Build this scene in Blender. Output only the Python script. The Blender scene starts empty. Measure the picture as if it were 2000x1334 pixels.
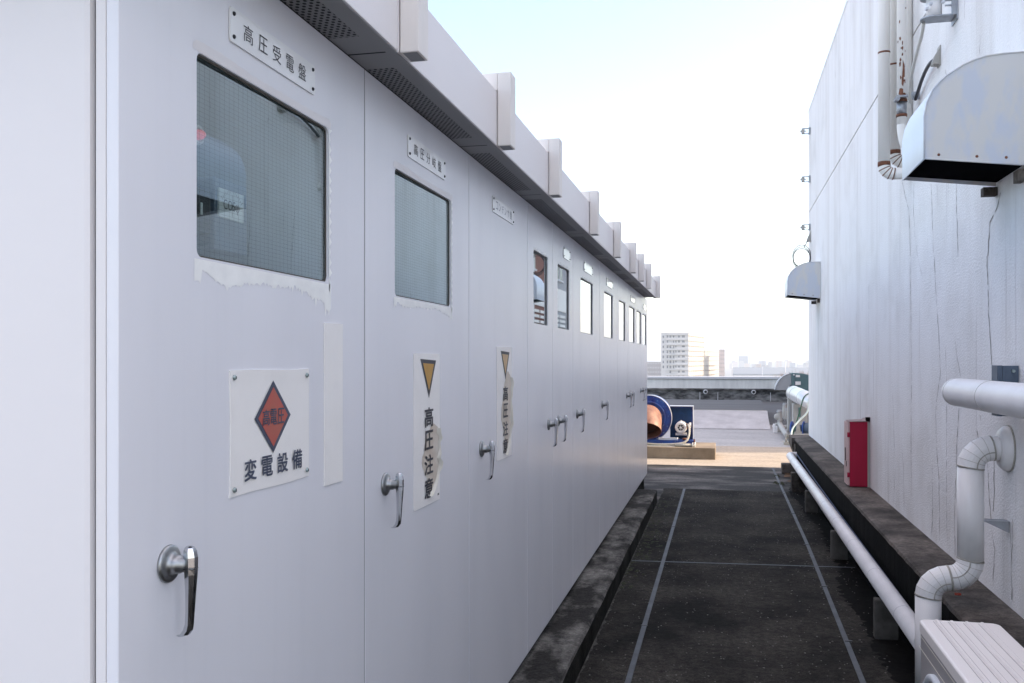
import bpy, bmesh, math, random
from mathutils import Vector, Matrix
random.seed(7)
R = math.radians
scene = bpy.context.scene
C = scene.collection

# ------------------------------------------------------------------ camera
F = 1780.0                                   # focal length in pixels of a 2000 px wide frame
SN = 410/math.hypot(F, 410); CS = F/math.hypot(F, 410)
H = 1.55                                     # eye height above the roof
cam = bpy.data.cameras.new('camera')
cam.sensor_width = 36; cam.lens = F/2000*36; cam.shift_y = 37/2000
cam.clip_start = 0.05; cam.clip_end = 20000
co = bpy.data.objects.new('camera', cam); C.objects.link(co)
co.location = (0, 0, H); co.rotation_euler = (R(90), 0, math.asin(SN))
scene.camera = co

# ------------------------------------------------------------------ light
SUN_EL, SUN_AZ = R(29), math.atan2(.983, .182)    # azimuth from +Y towards +X
w = bpy.data.worlds.new('World'); scene.world = w; w.use_nodes = True
nt = w.node_tree; nt.nodes.clear()
sky = nt.nodes.new('ShaderNodeTexSky'); sky.sky_type = 'NISHITA'; sky.sun_disc = False
sky.sun_elevation = SUN_EL; sky.sun_rotation = SUN_AZ
sky.air_density = 1.0; sky.dust_density = 1.5; sky.ozone_density = 1.0
bg = nt.nodes.new('ShaderNodeBackground'); bg.inputs[1].default_value = 0.15
wo = nt.nodes.new('ShaderNodeOutputWorld')
# bright warm layer added overhead, out of frame, to lift the shaded cabinets
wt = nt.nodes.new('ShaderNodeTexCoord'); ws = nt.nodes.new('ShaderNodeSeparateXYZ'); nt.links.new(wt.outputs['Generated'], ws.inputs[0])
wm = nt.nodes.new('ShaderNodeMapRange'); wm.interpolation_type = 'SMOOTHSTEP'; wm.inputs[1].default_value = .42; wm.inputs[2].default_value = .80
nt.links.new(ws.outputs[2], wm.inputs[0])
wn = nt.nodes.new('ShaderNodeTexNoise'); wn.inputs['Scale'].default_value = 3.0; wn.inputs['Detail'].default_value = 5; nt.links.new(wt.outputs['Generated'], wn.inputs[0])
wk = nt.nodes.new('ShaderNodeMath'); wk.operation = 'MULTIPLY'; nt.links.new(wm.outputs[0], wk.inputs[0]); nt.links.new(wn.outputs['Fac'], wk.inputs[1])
zenith_fill = nt.nodes.new('ShaderNodeMixRGB'); zenith_fill.blend_type = 'ADD'; nt.links.new(wk.outputs[0], zenith_fill.inputs[0])
zenith_fill.inputs[2].default_value = (4.9, 3.7, 2.9, 1)
warm = nt.nodes.new('ShaderNodeMixRGB'); warm.blend_type = 'MULTIPLY'; warm.inputs[0].default_value = 1; warm.inputs[2].default_value = (1.09, 1.0, .95, 1)
nt.links.new(sky.outputs[0], warm.inputs[1]); nt.links.new(warm.outputs[0], zenith_fill.inputs[1]); nt.links.new(zenith_fill.outputs[0], bg.inputs[0]); nt.links.new(bg.outputs[0], wo.inputs[0])
sun = bpy.data.lights.new('sun', 'SUN'); sun.energy = 2.0; sun.angle = R(.5); sun.color = (1, .86, .68)
so = bpy.data.objects.new('sun', sun); C.objects.link(so)
sd = Vector((math.sin(SUN_AZ)*math.cos(SUN_EL), math.cos(SUN_AZ)*math.cos(SUN_EL), math.sin(SUN_EL)))
so.rotation_euler = sd.to_track_quat('Z', 'Y').to_euler(); so.location = (20, 5, 20)
vs = scene.view_settings
scene.display_settings.display_device = 'sRGB'
vs.view_transform = 'Standard'; vs.look = 'None'; vs.exposure = 1.68; vs.gamma = 1; vs.use_curve_mapping = False
scene.cycles.max_bounces = 10; scene.cycles.diffuse_bounces = 6; scene.cycles.transparent_max_bounces = 12
scene.cycles.volume_bounces = 0

# ------------------------------------------------------------------ measuring helpers (metres)
def ray(u, v):
    x = (u-1000)/F
    return (x*CS-SN, x*SN+CS, (704-v)/F)
def onX(u, v, x):
    a = ray(u, v); k = x/a[0]; return Vector((x, a[1]*k, H+a[2]*k))
def onY(u, v, y):
    a = ray(u, v); k = y/a[1]; return Vector((a[0]*k, y, H+a[2]*k))
def onZ(u, v, z):
    a = ray(u, v); k = (z-H)/a[2]; return Vector((a[0]*k, a[1]*k, z))

# ------------------------------------------------------------------ materials
def mat(name, col, rough=.5, metal=0.0, var=.08, scale=4, stretch=(1, 1, 1), col2=None, thr=None,
        bump=0.0, bscale=80, spec=.5, coat=0.0, speck=None, speck_scale=60, speck_thr=.72, detail=6, rvar=0.0, grain=None):
    m = bpy.data.materials.new(name); m.use_nodes = True
    n, l = m.node_tree.nodes, m.node_tree.links
    p = n['Principled BSDF']
    p.inputs['Roughness'].default_value = rough; p.inputs['Metallic'].default_value = metal
    p.inputs['Specular IOR Level'].default_value = spec; p.inputs['Coat Weight'].default_value = coat
    tc = n.new('ShaderNodeTexCoord'); mp = n.new('ShaderNodeMapping'); mp.inputs['Scale'].default_value = stretch
    l.new(tc.outputs['Object'], mp.inputs[0])
    no = n.new('ShaderNodeTexNoise'); no.inputs['Scale'].default_value = scale; no.inputs['Detail'].default_value = detail
    no.inputs['Roughness'].default_value = .62
    l.new(mp.outputs[0], no.inputs[0])
    rp = n.new('ShaderNodeValToRGB')
    c2 = col2 or tuple(c*(1-2.2*var) for c in col)
    t = thr or (.32, .66)
    rp.color_ramp.elements[0].position = t[0]; rp.color_ramp.elements[0].color = (*c2, 1)
    rp.color_ramp.elements[1].position = t[1]; rp.color_ramp.elements[1].color = (*col, 1)
    l.new(no.outputs['Fac'], rp.inputs[0]); out = rp.outputs[0]
    if speck:
        n2 = n.new('ShaderNodeTexNoise'); n2.inputs['Scale'].default_value = speck_scale; n2.inputs['Detail'].default_value = 3
        l.new(tc.outputs['Object'], n2.inputs[0])
        r2 = n.new('ShaderNodeValToRGB'); r2.color_ramp.elements[0].position = speck_thr; r2.color_ramp.elements[1].position = speck_thr+.03
        l.new(n2.outputs['Fac'], r2.inputs[0])
        mx = n.new('ShaderNodeMixRGB'); mx.inputs[2].default_value = (*speck, 1)
        l.new(r2.outputs[0], mx.inputs[0]); l.new(out, mx.inputs[1]); out = mx.outputs[0]
    if grain:
        for gs in (grain[0], grain[0]*4.3):
            n3 = n.new('ShaderNodeTexNoise'); n3.inputs['Scale'].default_value = gs; n3.inputs['Detail'].default_value = 6; n3.inputs['Roughness'].default_value = .7
            l.new(tc.outputs['Object'], n3.inputs[0])
            m3 = n.new('ShaderNodeMapRange'); m3.inputs[1].default_value = .3; m3.inputs[2].default_value = .7; m3.inputs[3].default_value = grain[1]; m3.inputs[4].default_value = grain[2]
            l.new(n3.outputs['Fac'], m3.inputs[0])
            mm = n.new('ShaderNodeMixRGB'); mm.blend_type = 'MULTIPLY'; mm.inputs[0].default_value = 1
            l.new(out, mm.inputs[1]); l.new(m3.outputs[0], mm.inputs[2]); out = mm.outputs[0]
    l.new(out, p.inputs['Base Color'])
    if rvar:
        mr = n.new('ShaderNodeMapRange'); mr.inputs[1].default_value = .3; mr.inputs[2].default_value = .7
        mr.inputs[3].default_value = max(.02, rough-rvar); mr.inputs[4].default_value = min(1, rough+rvar)
        l.new(no.outputs['Fac'], mr.inputs[0]); l.new(mr.outputs[0], p.inputs['Roughness'])
    if bump:
        nb = n.new('ShaderNodeTexNoise'); nb.inputs['Scale'].default_value = bscale; nb.inputs['Detail'].default_value = 4
        l.new(tc.outputs['Object'], nb.inputs[0])
        b = n.new('ShaderNodeBump'); b.inputs['Strength'].default_value = bump; b.inputs['Distance'].default_value = .01
        l.new(nb.outputs['Fac'], b.inputs['Height']); l.new(b.outputs[0], p.inputs['Normal'])
    return m

M = {}
M['cab'] = mat('cabinet_paint', (.74, .735, .73), .34, var=.012, scale=1.6, stretch=(1, 1, .6), spec=.5, bump=.03, bscale=3, rvar=.05)
M['cab_end'] = mat('cabinet_paint_end', (.80, .765, .755), .42, var=.012, scale=2)
M['door'] = None
M['patch'] = mat('old_paint', (.95, .95, .91), .6, var=.05, scale=30, col2=(.86, .86, .83))
M['seal'] = mat('gasket', (.075, .068, .055), .7, var=.1)
M['dark'] = mat('dark_gap', (.02, .02, .022), .8, var=.2)
M['fascia'] = mat('fascia_paint', (.80, .765, .755), .4, var=.012, scale=2, speck=(.16, .07, .04), speck_scale=9, speck_thr=.80)
M['bracket'] = mat('bracket_paint', (.84, .79, .74), .5, var=.04, scale=6, stretch=(1, 1, .3), speck=(.20, .08, .04), speck_scale=14, speck_thr=.77)
M['soffit'] = mat('soffit_shade_paint', (.27, .27, .275), .6, var=.03)  # grey darkened: dimness under the eave put into the colour
M['chrome'] = mat('chrome', (.62, .63, .65), .13, 1.0, var=.05, scale=20)
M['zinc'] = mat('cast_zinc', (.42, .43, .43), .38, 1.0, var=.12, scale=40)
M['steel'] = mat('galvanised_steel', (.40, .42, .45), .48, .75, var=.1, scale=18)
M['plate'] = mat('acrylic_plate', (.88, .88, .87), .09, var=.01, spec=.6)
M['signwhite'] = mat('sign_white', (.93, .90, .86), .45, var=.02, scale=8)
M['ink'] = mat('black_ink', (.035, .035, .045), .5, var=.1)
M['navy'] = mat('navy_ink', (.07, .085, .13), .5, var=.12, scale=30)
M['red'] = mat('faded_red', (.50, .09, .07), .5, var=.08, scale=14, col2=(.42, .12, .08))
M['orange'] = mat('ochre_ink', (.56, .30, .05), .5, var=.08, scale=25)
M['orange_pale'] = mat('pale_ochre_ink', (.62, .42, .22), .5, var=.08, scale=25)
M['tan'] = mat('tan_film', (.60, .50, .40), .5, var=.06, scale=12, col2=(.70, .64, .55))
M['cream'] = mat('cream_film', (.78, .74, .64), .4, var=.05, scale=20)
M['screw'] = mat('screw_head', (.38, .46, .45), .4, .6, var=.15, scale=200)
M['blackscrew'] = mat('black_screw', (.03, .03, .035), .35, .3, var=.1)
M['inner'] = mat('interior_grey', (.26, .31, .32), .6, var=.06, scale=3)
M['innerblue'] = mat('interior_blue_grey', (.10, .14, .19), .5, var=.06)
M['black'] = mat('black_plastic', (.018, .018, .02), .4, var=.1)
M['dial'] = mat('dial_face', (.75, .77, .74), .5, var=.02)
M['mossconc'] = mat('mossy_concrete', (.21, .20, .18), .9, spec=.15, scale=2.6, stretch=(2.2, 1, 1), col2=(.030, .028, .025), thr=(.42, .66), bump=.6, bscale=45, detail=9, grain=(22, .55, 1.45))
M['shadeface'] = mat('gap_shade_concrete', (.035, .034, .029), .95, spec=.06, scale=4, col2=(.006, .006, .005), grain=(30, .5, 1.5), thr=(.35, .7), bump=.5, bscale=40)  # near-black: darkness of the gap beside the plinth put into the colour
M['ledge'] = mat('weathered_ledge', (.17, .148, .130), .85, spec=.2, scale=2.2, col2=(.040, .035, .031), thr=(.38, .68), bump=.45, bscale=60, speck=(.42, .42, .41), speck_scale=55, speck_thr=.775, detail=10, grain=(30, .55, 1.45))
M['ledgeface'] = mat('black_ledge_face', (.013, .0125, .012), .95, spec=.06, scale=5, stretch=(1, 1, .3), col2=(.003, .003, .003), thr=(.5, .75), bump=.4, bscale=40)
M['alley'] = mat('stained_alley_concrete', (.046, .0415, .035), .9, spec=.10, scale=1.5, col2=(.0095, .009, .008), thr=(.38, .66), bump=.8, bscale=70, speck=(.20, .20, .19), speck_scale=42, speck_thr=.755, detail=12, grain=(26, .35, 1.75))
M['edge'] = mat('broken_slab_edge', (.11, .105, .095), .9, spec=.1, scale=9, col2=(.03, .028, .025), grain=(40, .5, 1.5))
M['void'] = mat('unlit_inside', (.006, .006, .007), 1.0, spec=0.0, var=.1)
M['shadeblack'] = mat('black_shade_sheet', (.010, .0095, .009), .95, spec=.06, scale=4, col2=(.004, .004, .004), grain=(30, .5, 1.5))
M['roof'] = mat('roof_concrete', (.36, .34, .31), .8, scale=.9, stretch=(.5, 1.6, 1), col2=(.20, .19, .18), thr=(.36, .64), bump=.25, bscale=60, detail=9)
M['bitumen'] = mat('dark_roof_coating', (.10, .10, .10), .8, scale=.8, stretch=(.4, 1.5, 1), col2=(.065, .065, .066), bump=.3, bscale=50)
M['stainroof'] = mat('damp_roof_concrete', (.20, .185, .17), .8, spec=.2, scale=1.25, stretch=(.8, 1.9, 1), col2=(.026, .0245, .0225), thr=(.47, .70), bump=.3, bscale=60, detail=10, grain=(24, .6, 1.4))
M['joint'] = mat('joint_sealant', (.075, .085, .095), .6, scale=7, stretch=(1, 1, 1), col2=(.03, .033, .038))
M['moss'] = mat('moss', (.028, .034, .008), .9, var=.25, scale=30, bump=.8, bscale=90)
M['pipewhite'] = mat('pipe_jacket_white', (.80, .80, .81), .38, var=.05, scale=4, bump=.06, bscale=14)
M['pipegrey'] = mat('pipe_jacket_grey', (.80, .79, .78), .33, var=.04, scale=5, rvar=.06)
M['band'] = mat('pipe_seam', (.45, .43, .38), .5, var=.15, scale=30)
M['pipecream'] = mat('painted_pipe', (.88, .86, .82), .45, var=.03, scale=5, stretch=(1, 1, .4))
M['piperust'] = mat('rusting_pipe', (.74, .72, .68), .5, var=.03, scale=5, col2=(.20, .07, .05), thr=(.34, .37), detail=4)
M['rust'] = mat('rust', (.22, .085, .045), .8, var=.25, scale=40, bump=.3)
M['hood'] = mat('hood_paint', (.55, .58, .64), .45, scale=4.5, stretch=(2, 1, .9), col2=(.62, .61, .59), thr=(.46, .58))
M['hoodlight'] = mat('hood_front', (.70, .76, .84), .35, var=.03, scale=4, speck=(.2, .16, .15), speck_scale=45, speck_thr=.78)
M['magenta'] = mat('crimson_paint', (.42, .010, .050), .5, scale=3, stretch=(1, 1, .6), col2=(.30, .006, .03), spec=.25)
M['pinkfade'] = mat('sun_faded_front', (.62, .44, .42), .6, var=.06, scale=7)
M['acbody'] = mat('unit_casing', (.86, .82, .79), .45, var=.015)
M['acside'] = mat('unit_front', (.38, .36, .36), .5, var=.03)
M['grille'] = mat('grille_plastic', (.60, .63, .66), .45, var=.02)
M['cablegrey'] = mat('grey_cable', (.60, .59, .55), .5, var=.05)
M['cableblack'] = mat('black_cable', (.025, .025, .035), .4, var=.1)
M['bluewire'] = mat('blue_cable', (.012, .035, .11), .6, var=.1)
M['greenhose'] = mat('green_hose', (.03, .13, .07), .4, var=.1)
M['palehose'] = mat('pale_hose', (.62, .74, .72), .4, var=.05)
M['blue'] = mat('blue_machine_paint', (.022, .075, .30), .35, scale=7, col2=(.03, .035, .16), thr=(.36, .6), speck=(.10, .20, .38), speck_scale=22, speck_thr=.62, rvar=.08)
M['bluedark'] = mat('dark_blue_paint', (.012, .07, .20), .4, var=.2, scale=8)
M['rimwhite'] = mat('bare_rim', (.66, .68, .72), .4, .2, var=.05)
M['copper'] = mat('rusted_duct', (.34, .185, .12), .55, .1, scale=5, col2=(.20, .085, .055), thr=(.4, .6))
M['rustin'] = mat('rusted_inside', (.13, .045, .025), .7, var=.2, scale=9)
M['motor'] = mat('motor_paint', (.72, .70, .66), .4, var=.04)
M['beige'] = mat('conduit', (.46, .43, .36), .5, var=.1, scale=12)
M['pad'] = mat('pad_concrete', (.30, .235, .16), .85, scale=2.5, col2=(.17, .125, .08), bump=.3, bscale=50)
M['plateramp'] = mat('chequer_plate', (.58, .555, .54), .5, .1, scale=3, col2=(.43, .41, .40))
M['parapet'] = mat('parapet_render', (.86, .85, .80), .8, scale=1.6, stretch=(2.5, 1, .35), col2=(.68, .67, .63), bump=.15)
M['coping'] = mat('coping_metal', (.74, .74, .75), .5, var=.03)
M['upstand'] = mat('stained_upstand', (.30, .29, .28), .85, scale=2.6, stretch=(1, 1, 2.2), col2=(.045, .043, .042), thr=(.40, .66), bump=.3)
M['teal'] = mat('teal_paint', (.10, .19, .20), .45, var=.08, scale=5)
M['galv'] = mat('hood_galv', (.40, .41, .42), .5, .25, var=.05)
M['foil'] = mat('foil_jacket', (.72, .73, .74), .30, .35, var=.05, scale=6, bump=.1, bscale=25)
M['machgrey'] = mat('machine_grey', (.40, .39, .36), .55, var=.06, scale=6)
M['reelblue'] = mat('reel_blue', (.02, .09, .38), .35, var=.12, scale=6)
M['brick'] = mat('brick_red', (.30, .13, .095), .8, var=.08, scale=3)
M['greybld'] = mat('grey_render', (.46, .46, .47), .8, var=.05, scale=1.5)
M['winglass'] = mat('far_glass', (.07, .08, .09), .15, var=.1)
M['apt'] = mat('apartment_white', (.56, .54, .52), .8, var=.03, scale=.3)
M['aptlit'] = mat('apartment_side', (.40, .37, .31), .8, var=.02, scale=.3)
M['aptbrown'] = mat('balcony_brown', (.13, .08, .03), .8, var=.05, scale=.3)
M['aptpink'] = mat('apartment_pink', (.56, .46, .43), .8, var=.03, scale=.3)
M['aptgrey'] = mat('apartment_brick', (.38, .33, .31), .8, var=.05, scale=.3)
M['office'] = mat('office_glass', (.10, .12, .17), .3, var=.05, scale=.1)
M['citya'] = mat('far_render', (.50, .49, .48), .8, var=.05, scale=.1)
M['cityb'] = mat('far_blue_grey', (.30, .33, .38), .8, var=.05, scale=.1)
M['cityc'] = mat('far_tan', (.50, .38, .30), .8, var=.05, scale=.1)
M['factory'] = mat('factory_roof', (.13, .15, .18), .7, var=.04, scale=.05)
M['cityground'] = mat('town_ground', (.24, .235, .22), .9, var=.15, scale=.02)
M['mast'] = mat('mast_steel', (.50, .50, .52), .6, var=.03)
M['twig'] = mat('bare_twigs', (.20, .12, .085), .9, var=.15, scale=1)

def wall_material():
    m = bpy.data.materials.new('stained_white_stucco'); m.use_nodes = True
    n, l = m.node_tree.nodes, m.node_tree.links; p = n['Principled BSDF']
    p.inputs['Roughness'].default_value = .8; p.inputs['Specular IOR Level'].default_value = .3
    tc = n.new('ShaderNodeTexCoord')
    def streak(scale, st, lo, hi, det=7):
        mp = n.new('ShaderNodeMapping'); mp.inputs['Scale'].default_value = st; l.new(tc.outputs['Object'], mp.inputs[0])
        t = n.new('ShaderNodeTexNoise'); t.inputs['Scale'].default_value = scale; t.inputs['Detail'].default_value = det
        t.inputs['Roughness'].default_value = .6
        l.new(mp.outputs[0], t.inputs[0])
        r = n.new('ShaderNodeMapRange'); r.inputs[1].default_value = lo; r.inputs[2].default_value = hi
        l.new(t.outputs['Fac'], r.inputs[0]); return r.outputs[0]
    def mix(fac, a, col, k):
        mu = n.new('ShaderNodeMath'); mu.operation = 'MULTIPLY'; mu.inputs[1].default_value = k; l.new(fac, mu.inputs[0])
        x = n.new('ShaderNodeMixRGB'); x.inputs[2].default_value = (*col, 1); l.new(mu.outputs[0], x.inputs[0])
        if hasattr(a, 'links'): l.new(a, x.inputs[1])
        else: x.inputs[1].default_value = (*a, 1)
        return x.outputs[0]
    c = mix(streak(1.5, (1, 2.0, .13), .46, .80), (.85, .845, .84), (.56, .52, .48), .55)
    c = mix(streak(4.0, (1, 3.2, .14), .60, .74), c, (.34, .31, .29), .42)
    c = mix(streak(1.3, (1, 1, 1), .50, .75), c, (.58, .56, .53), .5)
    c = mix(streak(120, (1, 1, 1), .60, .72, 3), c, (.50, .49, .48), .35)
    l.new(c, p.inputs['Base Color'])
    nb = n.new('ShaderNodeTexNoise'); nb.inputs['Scale'].default_value = 95; nb.inputs['Detail'].default_value = 5
    l.new(tc.outputs['Object'], nb.inputs[0])
    b = n.new('ShaderNodeBump'); b.inputs['Strength'].default_value = .5; b.inputs['Distance'].default_value = .012
    l.new(nb.outputs['Fac'], b.inputs['Height']); l.new(b.outputs[0], p.inputs['Normal'])
    return m
M['wall'] = wall_material()
M['crack'] = mat('crack', (.33, .295, .27), .9, var=.25, scale=30)

def door_material():
    # satin grey paint: faint vertical wipe marks, drips and grime smudges
    m = mat('door_paint', (.81, .805, .83), .27, var=.006, scale=1.2, stretch=(1, 1, .4), bump=.015, bscale=2.0, detail=2, thr=(.15, .85))
    n, l = m.node_tree.nodes, m.node_tree.links; p = n['Principled BSDF']
    src = p.inputs['Base Color'].links[0].from_socket
    tc = [x for x in n if x.type == 'TEX_COORD'][0]
    for st, lo, hi, col, k in (((1, 1.6, .5), .36, .84, (.58, .59, .63), .22), ((1, 16, .22), .52, .82, (.55, .56, .60), .07)):
        mp = n.new('ShaderNodeMapping'); mp.inputs['Scale'].default_value = st; mp.inputs['Location'].default_value = (3, 1.7, 2)
        l.new(tc.outputs['Object'], mp.inputs[0])
        t = n.new('ShaderNodeTexNoise'); t.inputs['Scale'].default_value = 2.4; t.inputs['Detail'].default_value = 7
        l.new(mp.outputs[0], t.inputs[0])
        r = n.new('ShaderNodeMapRange'); r.inputs[1].default_value = lo; r.inputs[2].default_value = hi; r.inputs[4].default_value = k; r.interpolation_type = 'SMOOTHSTEP'
        l.new(t.outputs['Fac'], r.inputs[0])
        x = n.new('ShaderNodeMixRGB'); x.inputs[2].default_value = (*col, 1)
        l.new(r.outputs[0], x.inputs[0]); l.new(src, x.inputs[1]); src = x.outputs[0]
    l.new(src, p.inputs['Base Color'])
    return m
M['door'] = door_material()

def glass_material(name, wired):
    m = bpy.data.materials.new(name); m.use_nodes = True
    n, l = m.node_tree.nodes, m.node_tree.links; n.clear()
    out = n.new('ShaderNodeOutputMaterial')
    tr = n.new('ShaderNodeBsdfTransparent'); tr.inputs[0].default_value = (.82, .90, .90, 1)
    gl = n.new('ShaderNodeBsdfGlossy'); gl.inputs['Roughness'].default_value = .01; gl.inputs[0].default_value = (.88, .97, .97, 1) if wired else (.96, .985, 1, 1)
    lw = n.new('ShaderNodeLayerWeight'); lw.inputs[0].default_value = .5
    pw = n.new('ShaderNodeMath'); pw.operation = 'POWER'; pw.inputs[1].default_value = 2.3; l.new(lw.outputs['Facing'], pw.inputs[0])
    fr = n.new('ShaderNodeMath'); fr.operation = 'MULTIPLY_ADD'; fr.inputs[1].default_value = .90; fr.inputs[2].default_value = .12; l.new(pw.outputs[0], fr.inputs[0])
    mx = n.new('ShaderNodeMixShader'); l.new(fr.outputs[0], mx.inputs[0]); l.new(tr.outputs[0], mx.inputs[1]); l.new(gl.outputs[0], mx.inputs[2])
    sh = mx.outputs[0]
    if wired:
        tc = n.new('ShaderNodeTexCoord'); sp = n.new('ShaderNodeSeparateXYZ'); l.new(tc.outputs['Object'], sp.inputs[0])
        facs = []
        for ax, pitch, wd in ((1, .0165, .07), (2, .0082, .08)):
            d = n.new('ShaderNodeMath'); d.operation = 'DIVIDE'; d.inputs[1].default_value = pitch; l.new(sp.outputs[ax], d.inputs[0])
            f = n.new('ShaderNodeMath'); f.operation = 'FRACT'; l.new(d.outputs[0], f.inputs[0])
            g = n.new('ShaderNodeMath'); g.operation = 'LESS_THAN'; g.inputs[1].default_value = wd; l.new(f.outputs[0], g.inputs[0])
            facs.append(g.outputs[0])
        mxm = n.new('ShaderNodeMath'); mxm.operation = 'MAXIMUM'; l.new(facs[0], mxm.inputs[0]); l.new(facs[1], mxm.inputs[1])
        k = n.new('ShaderNodeMath'); k.operation = 'MULTIPLY'; k.inputs[1].default_value = .42; l.new(mxm.outputs[0], k.inputs[0])
        df = n.new('ShaderNodeBsdfDiffuse'); df.inputs[0].default_value = (.20, .24, .23, 1)
        m2 = n.new('ShaderNodeMixShader'); l.new(k.outputs[0], m2.inputs[0]); l.new(sh, m2.inputs[1]); l.new(df.outputs[0], m2.inputs[2]); sh = m2.outputs[0]
    l.new(sh, out.inputs[0]); return m
M['wired'] = glass_material('wired_glass', True)
M['glass'] = glass_material('clear_glass', False)

def perforated_material():
    m = mat('perforated_soffit', (.22, .22, .225), .6, var=.03)  # base grey darkened too, for the dim underside of the eave
    n, l = m.node_tree.nodes, m.node_tree.links; p = n['Principled BSDF']; out = [x for x in n if x.type == 'OUTPUT_MATERIAL'][0]
    tc = n.new('ShaderNodeTexCoord'); sp = n.new('ShaderNodeSeparateXYZ'); l.new(tc.outputs['Object'], sp.inputs[0])
    def op(kind, a, b=None):
        q = n.new('ShaderNodeMath'); q.operation = kind
        for i, s in enumerate((a, b)):
            if s is None: continue
            if isinstance(s, (int, float)): q.inputs[i].default_value = s
            else: l.new(s, q.inputs[i])
        return q.outputs[0]
    P_ = .0275; PX = .0077
    b = op('DIVIDE', sp.outputs[0], PX); row = op('FLOOR', b)
    a = op('ADD', op('DIVIDE', sp.outputs[1], P_), op('MULTIPLY', op('FLOORED_MODULO', row, 2), .5))
    fa = op('MULTIPLY', op('SUBTRACT', op('FRACT', a), .5), P_); fb = op('MULTIPLY', op('SUBTRACT', op('FRACT', b), .5), PX)
    d2 = op('ADD', op('MULTIPLY', fa, fa), op('MULTIPLY', fb, fb))
    hole = op('LESS_THAN', d2, .0047**2)
    tr = n.new('ShaderNodeBsdfTransparent'); mx = n.new('ShaderNodeMixShader')
    l.new(hole, mx.inputs[0]); l.new(p.outputs[0], mx.inputs[1]); l.new(tr.outputs[0], mx.inputs[2]); l.new(mx.outputs[0], out.inputs[0])
    return m
M['perf'] = perforated_material()

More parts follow.
